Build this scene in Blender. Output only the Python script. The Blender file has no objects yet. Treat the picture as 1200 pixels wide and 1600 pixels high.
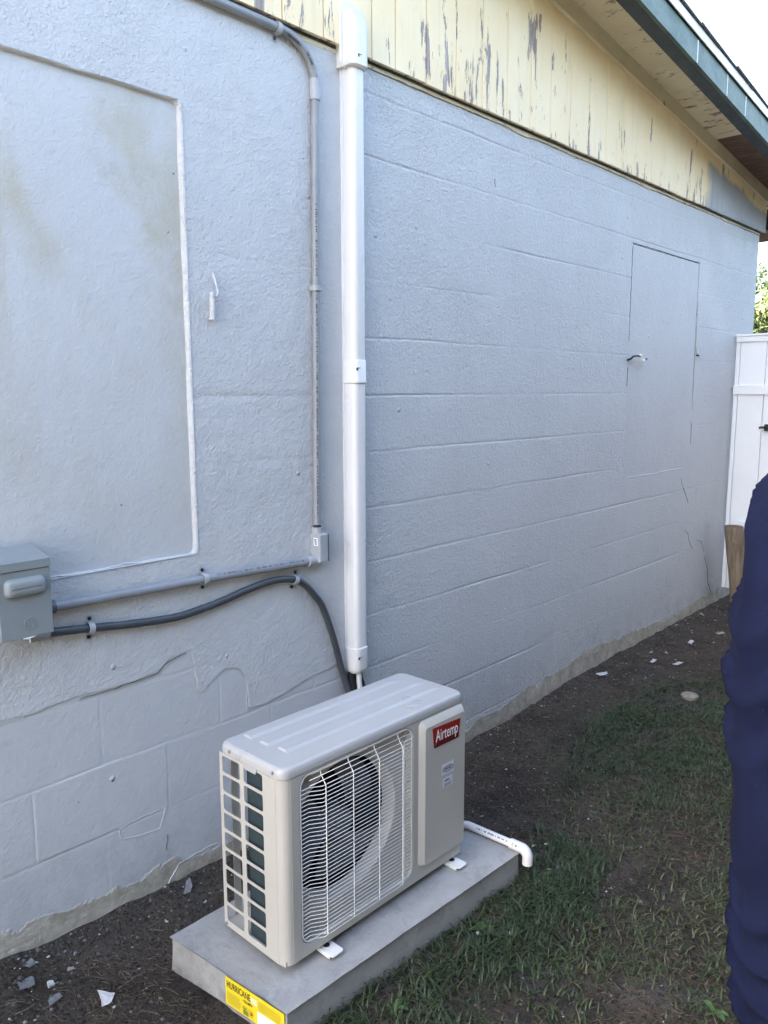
import bpy, bmesh, math, random
import numpy as np
from mathutils import Vector, Matrix, noise
from mathutils.bvhtree import BVHTree

random.seed(7)
rng = np.random.default_rng(7)
SC = bpy.context.scene
COL = SC.collection
PI = math.pi

# ---------------------------------------------------------------- camera
CAM = Vector((0.0, -1.98730, 1.43925))
YAW, PITCH, ROLL = 0.832018, 0.150872, -0.00162
fw = Vector((math.sin(YAW) * math.cos(PITCH), math.cos(YAW) * math.cos(PITCH), -math.sin(PITCH)))
rt = Vector((math.cos(YAW), -math.sin(YAW), 0.0))
up = rt.cross(fw)
r2 = rt * math.cos(ROLL) + up * math.sin(ROLL)
u2 = up * math.cos(ROLL) - rt * math.sin(ROLL)
cam_d = bpy.data.cameras.new('camera')
cam_d.sensor_fit = 'VERTICAL'
cam_d.sensor_height = 36.0
cam_d.lens = 1247.71 / 1600 * 36.0
cam_d.clip_start = 0.02
cam_d.clip_end = 500
cam = bpy.data.objects.new('camera', cam_d)
COL.objects.link(cam)
cam.matrix_world = Matrix(((r2.x, u2.x, -fw.x, CAM.x), (r2.y, u2.y, -fw.y, CAM.y), (r2.z, u2.z, -fw.z, CAM.z), (0, 0, 0, 1)))
SC.camera = cam

# ---------------------------------------------------------------- sky, sun, exposure
SUN_EL, SUN_ROT = math.radians(28), math.radians(-52)
world = bpy.data.worlds.new('World')
SC.world = world
world.use_nodes = True
wn, wl = world.node_tree.nodes, world.node_tree.links
sky = wn.new('ShaderNodeTexSky')
sky.sky_type = 'NISHITA'
sky.sun_disc = False
sky.sun_elevation = SUN_EL
sky.sun_rotation = SUN_ROT
sky.air_density = 1.0
sky.dust_density = 6.0
sky.ozone_density = 0.6
wl.new(sky.outputs[0], wn['Background'].inputs[0])
wn['Background'].inputs[1].default_value = 0.15
sun_d = bpy.data.lights.new('sun', 'SUN')
sun_d.energy = 3.0
sun_d.angle = math.radians(0.5)
sun_d.color = (1.0, 0.93, 0.82)
sun = bpy.data.objects.new('sun', sun_d)
COL.objects.link(sun)
sdir = Vector((math.sin(SUN_ROT) * math.cos(SUN_EL), math.cos(SUN_ROT) * math.cos(SUN_EL), math.sin(SUN_EL)))
sun.rotation_euler = sdir.to_track_quat('Z', 'Y').to_euler()
vs = SC.view_settings
vs.view_transform = 'Standard'
vs.look = 'None'
vs.exposure = 3.5
vs.gamma = 1.0
vs.use_curve_mapping = False

# ================================================================ helpers
class MB:
    """collects shapes for one mesh object"""
    def __init__(self):
        self.v, self.f, self.mi, self.sm = [], [], [], []
    def add(self, verts, faces, m=0, smooth=False):
        n = len(self.v)
        self.v.extend([tuple(p) for p in verts])
        for f in faces:
            self.f.append(tuple(i + n for i in f)); self.mi.append(m); self.sm.append(smooth)
        return self
    def box(self, x0, x1, y0, y1, z0, z1, m=0):
        v = [(x, y, z) for z in (z0, z1) for y in (y0, y1) for x in (x0, x1)]
        return self.add(v, [(0, 2, 3, 1), (4, 5, 7, 6), (0, 1, 5, 4), (2, 6, 7, 3), (0, 4, 6, 2), (1, 3, 7, 5)], m)
    def cbox(self, x0, x1, y0, y1, z0, z1, b=0.002, m=0):
        """box with bevelled edges"""
        bm = bmesh.new()
        bmesh.ops.create_cube(bm, size=1)
        for v in bm.verts:
            v.co = Vector(((x0 + x1) / 2 + v.co.x * (x1 - x0), (y0 + y1) / 2 + v.co.y * (y1 - y0), (z0 + z1) / 2 + v.co.z * (z1 - z0)))
        bmesh.ops.bevel(bm, geom=bm.edges[:], offset=b, segments=2, affect='EDGES', profile=0.5)
        return self.bm(bm, m, False)
    def bm(self, bm, m=0, smooth=False):
        bm.verts.index_update()
        self.add([v.co.copy() for v in bm.verts], [[v.index for v in f.verts] for f in bm.faces], m, smooth)
        bm.free()
        return self
    def tube(self, path, r, seg=10, m=0, cap=True, closed=False):
        P = [Vector(p) for p in path]
        n = len(P)
        R = r if hasattr(r, '__len__') else [r] * n
        T = []
        for i in range(n):
            a = P[(i - 1) % n] if (closed or i > 0) else P[0]
            b = P[(i + 1) % n] if (closed or i < n - 1) else P[-1]
            t = (b - a)
            T.append(t.normalized() if t.length > 1e-9 else Vector((0, 0, 1)))
        ref = Vector((0, 0, 1)) if abs(T[0].z) < 0.9 else Vector((0, 1, 0))
        N = (ref - T[0] * ref.dot(T[0])).normalized()
        vs_, fs = [], []
        for i in range(n):
            N = (N - T[i] * N.dot(T[i])).normalized()
            B = T[i].cross(N)
            for k in range(seg):
                a = 2 * PI * k / seg
                vs_.append(P[i] + (N * math.cos(a) + B * math.sin(a)) * R[i])
        for i in range(n if closed else n - 1):
            j = (i + 1) % n
            for k in range(seg):
                k2 = (k + 1) % seg
                fs.append((i * seg + k, i * seg + k2, j * seg + k2, j * seg + k))
        self.add(vs_, fs, m, True)
        if cap and not closed:
            n0 = len(self.v) - n * seg
            self.f.append(tuple(n0 + k for k in reversed(range(seg)))); self.mi.append(m); self.sm.append(False)
            e = n0 + (n - 1) * seg
            self.f.append(tuple(e + k for k in range(seg))); self.mi.append(m); self.sm.append(False)
        return self
    def cyl(self, c, axis, r, h, seg=16, m=0, r2=None):
        c = Vector(c); a = Vector(axis).normalized()
        return self.tube([c, c + a * h], [r, r if r2 is None else r2], seg, m)
    def loft(self, rings, m=0, cap=True, smooth=True, closed_u=True):
        k = len(rings[0]); vs_ = [p for r in rings for p in r]; fs = []
        for i in range(len(rings) - 1):
            for j in range(k if closed_u else k - 1):
                j2 = (j + 1) % k
                fs.append((i * k + j, i * k + j2, (i + 1) * k + j2, (i + 1) * k + j))
        self.add(vs_, fs, m, smooth)
        if cap:
            n0 = len(self.v) - len(vs_)
            self.f.append(tuple(n0 + j for j in reversed(range(k)))); self.mi.append(m); self.sm.append(False)
            e = n0 + (len(rings) - 1) * k
            self.f.append(tuple(e + j for j in range(k))); self.mi.append(m); self.sm.append(False)
        return self
    def prism(self, pts, d, m=0):
        """extrude a planar polygon (3d points) by vector d"""
        d = Vector(d); n = len(pts)
        v = [Vector(p) for p in pts] + [Vector(p) + d for p in pts]
        f = [tuple(range(n)), tuple(reversed(range(n, 2 * n)))] + [(i, (i + 1) % n, n + (i + 1) % n, n + i) for i in range(n)]
        return self.add(v, f, m)
    def mesh(self, name):
        me = bpy.data.meshes.new(name)
        me.from_pydata([tuple(p) for p in self.v], [], self.f)
        me.polygons.foreach_set('material_index', self.mi)
        me.polygons.foreach_set('use_smooth', self.sm)
        return me
    def build(self, name, mats, parent=None, loc=None, fix=True):
        me = self.mesh(name)
        for mm in (mats if isinstance(mats, (list, tuple)) else [mats]):
            me.materials.append(mm)
        if fix:
            b = bmesh.new(); b.from_mesh(me)
            bmesh.ops.recalc_face_normals(b, faces=b.faces[:])
            for e in b.edges:
                if len(e.link_faces) == 2 and e.calc_face_angle(0) > 0.72: e.smooth = False
            b.to_mesh(me); b.free()
        return link(name, me, parent, loc)

def link(name, me, parent=None, loc=None):
    o = bpy.data.objects.new(name, me)
    COL.objects.link(o)
    if parent is not None: o.parent = parent
    if loc is not None: o.location = loc
    return o

def tag(o, label=None, cat=None, group=None, kind=None):
    if label: o['label'] = label
    if cat: o['category'] = cat
    if group: o['group'] = group
    if kind: o['kind'] = kind
    return o

def thing(name, label, cat, loc=(0, 0, 0), rz=0.0, group=None):
    o = bpy.data.objects.new(name, None)
    o.empty_display_size = 0.1
    COL.objects.link(o)
    o.location = loc
    o.rotation_euler = (0, 0, rz)
    return tag(o, label, cat, group)

def copy_tree(o, parent=None):
    c = o.copy(); COL.objects.link(c)
    if parent is not None: c.parent = parent
    for ch in list(o.children): copy_tree(ch, c)
    return c

def curve_mesh(splines, extrude=0.0, bevel=0.0):
    """filled 2d outline with holes -> (verts, faces) in the xy plane"""
    cu = bpy.data.curves.new('outline', 'CURVE')
    cu.dimensions = '2D'; cu.fill_mode = 'BOTH'; cu.extrude = extrude; cu.bevel_depth = bevel; cu.bevel_resolution = 1
    for pts in splines:
        s = cu.splines.new('POLY'); s.points.add(len(pts) - 1)
        for p, q in zip(s.points, pts): p.co = (q[0], q[1], 0, 1)
        s.use_cyclic_u = True
    o = bpy.data.objects.new('outline', cu)
    me = o.to_mesh()
    v = [tuple(x.co) for x in me.vertices]; f = [tuple(p.vertices) for p in me.polygons]
    o.to_mesh_clear(); bpy.data.objects.remove(o); bpy.data.curves.remove(cu)
    return v, f

def text_mesh(s, size=1.0, bold=0.0, extrude=0.0, shear=0.0, sx=1.0):
    cu = bpy.data.curves.new('lettering', 'FONT')
    cu.body = s; cu.size = size; cu.offset = bold; cu.extrude = extrude; cu.shear = shear
    cu.resolution_u = 3
    o = bpy.data.objects.new('lettering', cu)
    me = o.to_mesh()
    v = np.array([tuple(x.co) for x in me.vertices]); f = [tuple(p.vertices) for p in me.polygons]
    o.to_mesh_clear(); bpy.data.objects.remove(o); bpy.data.curves.remove(cu)
    v[:, 0] *= sx
    v[:, :2] -= (v[:, :2].min(0))
    return v, f

def place2d(v, origin, ex, ey, ez):
    o, ex, ey, ez = map(np.array, (origin, ex, ey, ez))
    return [tuple(o + p[0] * ex + p[1] * ey + p[2] * ez) for p in v]

def rrect(x0, x1, z0, z1, r, n=5):
    pts = []
    for cx, cz, a0 in ((x1 - r, z1 - r, 0), (x0 + r, z1 - r, 90), (x0 + r, z0 + r, 180), (x1 - r, z0 + r, 270)):
        for i in range(n + 1):
            a = math.radians(a0 + 90 * i / n)
            pts.append((cx + r * math.cos(a), cz + r * math.sin(a)))
    return pts

def nz(x, y=0.0, z=0.0):
    return noise.noise(Vector((x, y, z)))

def interp(x, xs, ys):
    return float(np.interp(x, xs, ys))

# ---------------------------------------------------------------- materials
class NT:
    def __init__(self, name):
        self.m = bpy.data.materials.new(name)
        self.m.use_nodes = True
        self.n = self.m.node_tree.nodes; self.l = self.m.node_tree.links
        self.b = self.n['Principled BSDF']
        self._pos = None
    def pos(self):
        if self._pos is None:
            self._pos = self.n.new('ShaderNodeNewGeometry').outputs['Position']
        return self._pos
    def objc(self):
        return self.n.new('ShaderNodeTexCoord').outputs['Object']
    def set(self, sock, v):
        if isinstance(v, bpy.types.NodeSocket): self.l.new(v, sock)
        elif v is not None:
            if sock.type == 'RGBA' and len(v) == 3: v = (*v, 1)
            sock.default_value = v
    def map(self, vec, scale=(1, 1, 1), loc=(0, 0, 0), rot=(0, 0, 0)):
        n = self.n.new('ShaderNodeMapping')
        self.set(n.inputs['Vector'], vec); n.inputs['Scale'].default_value = scale; n.inputs['Location'].default_value = loc
        n.inputs['Rotation'].default_value = rot
        return n.outputs[0]
    def noise(self, scale, detail=3, rough=0.55, dist=0.0, vec=None):
        n = self.n.new('ShaderNodeTexNoise')
        self.set(n.inputs['Vector'], vec if vec is not None else self.pos())
        n.inputs['Scale'].default_value = scale; n.inputs['Detail'].default_value = detail
        n.inputs['Roughness'].default_value = rough; n.inputs['Distortion'].default_value = dist
        return n.outputs['Fac']
    def voro(self, scale, vec=None, feature='F1', rand=1.0):
        n = self.n.new('ShaderNodeTexVoronoi'); n.feature = feature
        self.set(n.inputs['Vector'], vec if vec is not None else self.pos())
        n.inputs['Scale'].default_value = scale; n.inputs['Randomness'].default_value = rand
        return n.outputs['Distance']
    def ramp(self, fac, stops):
        n = self.n.new('ShaderNodeValToRGB'); self.set(n.inputs[0], fac)
        e = n.color_ramp.elements
        while len(e) < len(stops): e.new(0.5)
        for el, (p, c) in zip(e, stops):
            el.position = p; el.color = (c, c, c, 1) if not hasattr(c, '__len__') else (*c[:3], 1)
        return n.outputs[0]
    def mr(self, v, a, b, c=0.0, d=1.0, smooth=False):
        n = self.n.new('ShaderNodeMapRange')
        if smooth: n.interpolation_type = 'SMOOTHSTEP'
        self.set(n.inputs[0], v)
        for i, q in zip((1, 2, 3, 4), (a, b, c, d)): n.inputs[i].default_value = q
        return n.outputs[0]
    def math(self, op, a, b=None, c=None, clamp=False):
        n = self.n.new('ShaderNodeMath'); n.operation = op; n.use_clamp = clamp
        self.set(n.inputs[0], a)
        if b is not None: self.set(n.inputs[1], b)
        if c is not None: self.set(n.inputs[2], c)
        return n.outputs[0]
    def mix(self, fac, a, b, mode='MIX'):
        n = self.n.new('ShaderNodeMix'); n.data_type = 'RGBA'; n.blend_type = mode
        self.set(n.inputs[0], fac); self.set(n.inputs[6], a); self.set(n.inputs[7], b)
        return n.outputs[2]
    def xyz(self, vec=None):
        n = self.n.new('ShaderNodeSeparateXYZ'); self.set(n.inputs[0], vec if vec is not None else self.pos())
        return n.outputs
    def bump(self, h, strength=0.3, dist=0.01, normal=None):
        n = self.n.new('ShaderNodeBump'); self.set(n.inputs['Height'], h)
        n.inputs['Strength'].default_value = strength; n.inputs['Distance'].default_value = dist
        if normal is not None: self.set(n.inputs['Normal'], normal)
        return n.outputs[0]
    def done(self, col=None, rough=None, normal=None, metal=None, spec=None):
        self.set(self.b.inputs['Base Color'], col)
        self.set(self.b.inputs['Roughness'], rough)
        if normal is not None: self.set(self.b.inputs['Normal'], normal)
        if metal is not None: self.b.inputs['Metallic'].default_value = metal
        if spec is not None: self.b.inputs['Specular IOR Level'].default_value = spec
        return self.m

def simple(name, col, rough=0.5, metal=0.0, spec=0.5, var=0.12, scale=12.0, bump=0.0, bscale=120.0, grime=None, obj=False):
    t = NT(name)
    vec = t.objc() if obj else t.pos()
    n1 = t.noise(scale, 5, 0.6, 0.3, vec)
    c = t.mix(t.mr(n1, 0.3, 0.75), tuple(x * (1 - var) for x in col), tuple(min(1, x * (1 + var)) for x in col))
    if grime:
        g = t.mr(t.noise(scale * 2.3, 6, 0.7, 0.4, vec), grime[1], grime[1] + 0.18)
        c = t.mix(t.math('MULTIPLY', g, grime[2]), c, grime[0])
    rr = t.mr(t.noise(scale * 1.7, 4, 0.6, 0, vec), 0.3, 0.7, max(0.02, rough - 0.07), min(1, rough + 0.07))
    nm = None
    if bump: nm = t.bump(t.noise(bscale, 3, 0.6, 0.2, vec), bump, 0.002)
    return t.done(c, rr, nm, metal, spec)

WALL = (0.535, 0.54, 0.545)
def wall_paint(name, stucco, worm, band=True, green=0.0, smooth_tint=1.0):
    t = NT(name)
    P = t.pos()
    s = t.xyz()
    big = t.noise(1.6, 4, 0.6, 0.4)
    base = t.mix(t.mr(big, 0.3, 0.7), tuple(x * 0.96 * smooth_tint for x in WALL), tuple(x * 1.025 * smooth_tint for x in WALL))
    # roller streaks
    st = t.noise(1.0, 3, 0.6, 0.0, t.map(P, (9, 9, 1.2)))
    base = t.mix(t.mr(st, 0.55, 0.8, 0, 0.06), base, (0.40, 0.41, 0.41))
    if green:
        gm = t.math('MULTIPLY', t.mr(t.noise(3.0, 4, 0.65, 0.5, t.map(P, (1, 1, 0.55), (3.1, 0, 1.2))), 0.38, 0.78, 0, 1, True), t.mr(s[2], 0.9, 1.8))
        base = t.mix(t.math('MULTIPLY', gm, green), base, (0.41, 0.375, 0.265))
    # scuffs and small dirt
    sc = t.mr(t.noise(4.2, 6, 0.75, 0.6, t.map(P, (1, 1, 1.6), (7, 0, 0))), 0.62, 0.74)
    base = t.mix(t.math('MULTIPLY', sc, 0.35), base, (0.24, 0.25, 0.27))
    # grime in tiny pits
    pit = t.mr(t.voro(7.0, t.map(P, (1, 1, 1), (0.3, 0.2, 0.9))), 0.012, 0.022, 1.0, 0.0)
    base = t.mix(t.math('MULTIPLY', pit, 0.75), base, (0.10, 0.10, 0.10))
    if band:
        # paint ends just above the soil; bare render below
        th = t.ramp(t.math('DIVIDE', s[0], 7.0), [(0.0, 0.26), (0.10, 0.26), (0.145, 0.23), (0.20, 0.20), (0.36, 0.155), (0.42, 0.17), (0.555, 0.255), (0.70, 0.20), (0.86, 0.24)])
        th = t.math('SUBTRACT', t.math('MULTIPLY', th, 1.0), 0.20)
        nn = t.math('MULTIPLY', t.math('SUBTRACT', t.noise(7.0, 5, 0.65, 0.3), 0.5), 0.13)
        d = t.math('SUBTRACT', t.math('ADD', th, nn), s[2])
        bm_ = t.mr(d, -0.004, 0.004)
        mort = t.mix(t.mr(t.noise(16, 6, 0.7, 0.2), 0.35, 0.7), (0.30, 0.27, 0.215), (0.56, 0.52, 0.44))
        spk = t.mr(t.noise(70, 4, 0.8), 0.62, 0.70)
        mort = t.mix(t.math('MULTIPLY', spk, 0.7), mort, (0.09, 0.08, 0.07))
        # splashed soil stain rising from the ground
        spl = t.math('MULTIPLY', t.mr(s[2], 0.34, -0.02), t.mr(t.noise(11, 7, 0.8, 0.2), 0.40, 0.72))
        base = t.mix(t.math('MULTIPLY', spl, 0.45), base, (0.20, 0.19, 0.175))
        base = t.mix(bm_, base, mort)
    rough = t.mr(t.noise(9, 4, 0.6), 0.3, 0.7, 0.42, 0.62)
    h1 = t.noise(72, 3, 0.55, 0.6)
    h2 = t.noise(22, 2, 0.5, 0.3)
    h = t.math('ADD', t.math('MULTIPLY', h1, stucco), t.math('MULTIPLY', h2, stucco * 0.7))
    # short trowel ridges here and there
    w = t.math('MULTIPLY', t.mr(t.noise(105, 3, 0.6, 0.9), 0.5, 0.72), t.mr(t.noise(3.1, 3, 0.6), 0.30, 0.75, 0.25, 1.0))
    h = t.math('ADD', h, t.math('MULTIPLY', w, worm))
    nub = t.mr(t.voro(6.0, t.map(P, (1, 1, 1), (0.1, 0, 0.4))), 0.02, 0.06, 1.0, 0.0, True)
    h = t.math('ADD', h, t.math('MULTIPLY', nub, 0.8))
    h = t.math('SUBTRACT', h, t.math('MULTIPLY', pit, 0.8))
    if band: h = t.math('ADD', h, t.math('MULTIPLY', t.math('MULTIPLY', t.noise(40, 6, 0.75), bm_), 1.2))
    return t.done(base, rough, t.bump(h, 0.85, 0.0075), None, 0.35)

M = {}
M['block'] = wall_paint('painted_block_rough', 0.62, 0.60)
M['block_smooth'] = wall_paint('painted_block_smooth', 0.22, 0.08, smooth_tint=0.97)
M['stucco'] = wall_paint('painted_stucco', 0.48, 0.30)
M['infill'] = wall_paint('painted_infill', 0.27, 0.08, band=False, green=1.0)
M['infill_far'] = wall_paint('painted_far_infill', 0.36, 0.20, band=False, smooth_tint=0.94)
M['ridge'] = wall_paint('painted_ridge', 0.5, 0.3, band=False, smooth_tint=1.0)
M['crack'] = simple('crack_dark', (0.05, 0.05, 0.053), 0.9, var=0.3, scale=40)

def gable_paint(name):
    t = NT(name)
    P = t.pos(); s = t.xyz()
    cream = t.mix(t.mr(t.noise(2.5, 4, 0.6), 0.3, 0.7), (0.87, 0.695, 0.43), (0.91, 0.78, 0.54))
    streak = t.noise(1.0, 4, 0.65, 0.0, t.map(P, (38, 38, 2.0)))
    cream = t.mix(t.mr(streak, 0.55, 0.8, 0, 0.35), cream, (0.55, 0.46, 0.27))
    # peeled patches, stretched along the grain, more near the bottom edge
    pe = t.noise(1.0, 6, 0.68, 0.25, t.map(P, (21, 21, 3.6), (2.3, 0.4, 0.8)))
    low = t.mr(s[2], 2.95, 2.58, -0.06, 0.045)
    low = t.math('ADD', low, t.mr(t.noise(1.7, 3, 0.6), 0.35, 0.65, -0.07, 0.045))
    pm = t.math('MAXIMUM', t.mr(t.math('ADD', pe, low), 0.574, 0.588), t.mr(t.math('ADD', t.noise(1.0, 5, 0.75, 0.2, t.map(P, (55, 55, 14), (5, 1, 3))), t.math('MULTIPLY', low, 0.5)), 0.66, 0.68))
    wood = t.mix(t.mr(t.noise(1.0, 5, 0.6, 0.2, t.map(P, (120, 120, 5))), 0.3, 0.7), (0.25, 0.205, 0.185), (0.45, 0.39, 0.36))
    col = t.mix(pm, cream, wood)
    deep = t.mr(t.math('ADD', pe, low), 0.685, 0.70)
    col = t.mix(deep, col, (0.10, 0.085, 0.075))
    # far end: grey wall paint lapped over the cream, leaving a cream margin under the rake
    rake = t.math('SUBTRACT', t.math('MULTIPLY_ADD', s[0], -0.118, 3.451), s[2])
    nn = t.math('MULTIPLY', t.math('SUBTRACT', t.noise(5, 5, 0.65), 0.5), 0.22)
    g1 = t.mr(t.math('ADD', s[0], nn), 5.02, 5.10)
    g2 = t.mr(t.math('ADD', rake, t.math('MULTIPLY', nn, 0.5)), 0.045, 0.075)
    col = t.mix(t.math('MULTIPLY', g1, g2), col, t.mix(t.mr(t.noise(3, 4), 0.3, 0.7), (0.35, 0.355, 0.36), (0.44, 0.445, 0.45)))
    h = t.math('SUBTRACT', t.math('MULTIPLY', t.noise(1.0, 4, 0.6, 0, t.map(P, (90, 90, 5))), 0.35), t.math('MULTIPLY', pm, 1.2))
    return t.done(col, 0.6, t.bump(h, 0.7, 0.005), None, 0.3)
M['gable'] = gable_paint('cream_peeling_paint')

def cream_board(name, thr, dark=(0.16, 0.13, 0.10), axis=(4, 30, 4)):
    t = NT(name)
    P = t.pos()
    cream = t.mix(t.mr(t.noise(3.5, 4, 0.6), 0.3, 0.7), (0.60, 0.53, 0.36), (0.70, 0.64, 0.47))
    pe = t.noise(1.0, 6, 0.7, 0.3, t.map(P, axis, (1.7, 0, 0)))
    pm = t.mr(pe, thr, thr + 0.015)
    col = t.mix(pm, cream, t.mix(t.mr(t.noise(60, 3), 0.4, 0.6), dark, (0.33, 0.28, 0.23)))
    g = t.mr(t.noise(9, 6, 0.7), 0.55, 0.75, 0, 0.35)
    col = t.mix(g, col, (0.36, 0.31, 0.22))
    h = t.math('SUBTRACT', t.math('MULTIPLY', t.noise(50, 4), 0.3), t.math('MULTIPLY', pm, 0.8))
    return t.done(col, 0.65, t.bump(h, 0.5, 0.003), None, 0.3)
M['frieze'] = cream_board('cream_frieze_paint', 0.66)
M['soffit'] = cream_board('cream_soffit_paint', 0.60, axis=(26, 9, 9))
M['sill_trim'] = cream_board('cream_trim_paint', 0.60, axis=(14, 14, 40))

def wood(name, a, b, axis, rough=0.75):
    t = NT(name)
    P = t.pos()
    g = t.noise(1.0, 6, 0.62, 0.5, t.map(P, axis))
    c = t.mix(t.mr(g, 0.3, 0.7), a, b)
    c = t.mix(t.mr(t.noise(6, 5, 0.7), 0.5, 0.75, 0, 0.5), c, tuple(x * 0.5 for x in a))
    return t.done(c, rough, t.bump(g, 0.35, 0.003), None, 0.25)
M['bare_wood'] = wood('bare_brown_wood', (0.10, 0.062, 0.045), (0.22, 0.14, 0.105), (50, 6, 50))
M['pale_wood'] = wood('pale_bare_wood', (0.33, 0.21, 0.13), (0.46, 0.32, 0.22), (6, 40, 40))
M['log'] = wood('weathered_log_wood', (0.135, 0.10, 0.072), (0.29, 0.235, 0.17), (45, 45, 4))
M['log_end'] = wood('cut_log_end', (0.10, 0.065, 0.04), (0.2, 0.14, 0.09), (30, 30, 30))

def fascia(name):
    t = NT(name)
    P = t.pos()
    n = t.noise(9, 6, 0.7, 0.6)
    c = t.mix(t.mr(n, 0.3, 0.72), (0.028, 0.060, 0.043), (0.105, 0.150, 0.112))
    c = t.mix(t.mr(t.noise(3, 4, 0.6, 0.3, t.map(P, (1, 1, 3))), 0.5, 0.75, 0, 0.6), c, (0.16, 0.20, 0.165))
    c = t.mix(t.mr(t.noise(24, 6, 0.75), 0.66, 0.70, 0, 0.8), c, (0.30, 0.33, 0.31))
    return t.done(c, 0.5, t.bump(n, 0.3, 0.003), None, 0.4)
M['fascia'] = fascia('weathered_green_paint')
M['dark_green'] = simple('dark_green_paint', (0.012, 0.022, 0.024), 0.5, var=0.2, scale=10)  # trim green darkened to carry the shade under the rake
M['white_metal'] = simple('white_drip_metal', (0.78, 0.79, 0.80), 0.35, 0.0, 0.5, 0.05, 6, grime=((0.4, 0.4, 0.4), 0.6, 0.4))
M['shingle'] = simple('grey_shingle', (0.10, 0.09, 0.085), 0.95, var=0.35, scale=60, bump=0.8, bscale=220)
M['seam_white'] = simple('pale_seam', (0.6, 0.63, 0.62), 0.6)

M['white_pvc'] = simple('white_plastic', (0.71, 0.695, 0.68), 0.32, 0, 0.5, 0.02, 5, grime=((0.62, 0.60, 0.57), 0.70, 0.2))
M['grey_pvc'] = simple('grey_pvc', (0.25, 0.265, 0.285), 0.38, 0, 0.5, 0.12, 9, grime=((0.42, 0.43, 0.44), 0.58, 0.45))
M['grey_pvc_light'] = simple('grey_pvc_light', (0.36, 0.375, 0.395), 0.42, 0, 0.5, 0.1, 14, grime=((0.5, 0.5, 0.5), 0.62, 0.3))
M['grey_pvc_dark'] = simple('grey_pvc_dark', (0.11, 0.12, 0.135), 0.4, 0, 0.5, 0.12, 14)
M['whip'] = simple('charcoal_flex', (0.055, 0.06, 0.068), 0.42, 0, 0.5, 0.15, 16, grime=((0.14, 0.14, 0.14), 0.62, 0.4))
M['black_rubber'] = simple('black_foam', (0.018, 0.018, 0.02), 0.8, 0, 0.3, 0.2, 30, bump=0.4, bscale=300)
M['screw_black'] = simple('black_screw', (0.02, 0.02, 0.022), 0.45, 0.3, 0.5, 0.2, 80)
M['steel'] = simple('zinc_steel', (0.45, 0.45, 0.45), 0.35, 0.9, 0.5, 0.2, 60)
M['print'] = simple('dark_print', (0.05, 0.05, 0.06), 0.6, var=0.4, scale=90)
M['white_print'] = simple('white_print', (0.85, 0.85, 0.85), 0.5, var=0.03)
M['box_metal'] = simple('grey_enclosure_paint', (0.225, 0.25, 0.255), 0.42, 0.0, 0.5, 0.06, 10, bump=0.12, bscale=380, grime=((0.32, 0.34, 0.34), 0.6, 0.35))
M['tan'] = simple('beige_coated_steel', (0.465, 0.442, 0.40), 0.36, 0.0, 0.5, 0.05, 6, bump=0.06, bscale=500, grime=((0.36, 0.33, 0.27), 0.60, 0.35))
M['lid'] = simple('white_coated_steel', (0.41, 0.405, 0.40), 0.34, 0.0, 0.5, 0.015, 3, grime=((0.42, 0.40, 0.35), 0.72, 0.35))
M['wire'] = simple('white_coated_wire', (0.74, 0.73, 0.70), 0.38, 0, 0.5, 0.05, 20)
M['fins'] = simple('dark_coil_fins', (0.035, 0.055, 0.06), 0.5, 0.2, 0.5, 0.2, 40)
M['inner'] = simple('dark_inner_sheet', (0.03, 0.032, 0.038), 0.6, 0.2, 0.4, 0.2, 12)
M['blade'] = simple('grey_fan_plastic', (0.10, 0.105, 0.115), 0.35, 0, 0.5, 0.08, 10)
M['galv'] = simple('galvanised_sheet', (0.42, 0.43, 0.44), 0.45, 0.5, 0.5, 0.12, 18)

def badge_mat():
    t = NT('red_black_badge')
    z = t.xyz(t.objc())[2]
    c = t.ramp(t.mr(z, 0.395, 0.455), [(0.0, (0.008, 0.006, 0.012)), (0.35, (0.02, 0.006, 0.012)), (0.62, (0.16, 0.008, 0.012)), (1.0, (0.27, 0.016, 0.014))])
    return t.done(c, 0.25, None, None, 0.5)
M['badge'] = badge_mat()
M['sticker'] = simple('pale_sticker', (0.60, 0.61, 0.66), 0.5, var=0.05)
M['navy_print'] = simple('navy_print', (0.03, 0.03, 0.08), 0.5)
M['yellow'] = simple('yellow_label', (0.80, 0.62, 0.03), 0.4, var=0.05, scale=30)
M['yellow_pale'] = simple('pale_yellow_print', (0.82, 0.72, 0.22), 0.4, var=0.05)
M['olive_print'] = simple('olive_print', (0.40, 0.30, 0.03), 0.5)
M['black_print'] = simple('black_print', (0.012, 0.012, 0.012), 0.5)
M['red_print'] = simple('red_print', (0.55, 0.07, 0.03), 0.5)
M['green_print'] = simple('green_print', (0.16, 0.26, 0.05), 0.5)

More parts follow.
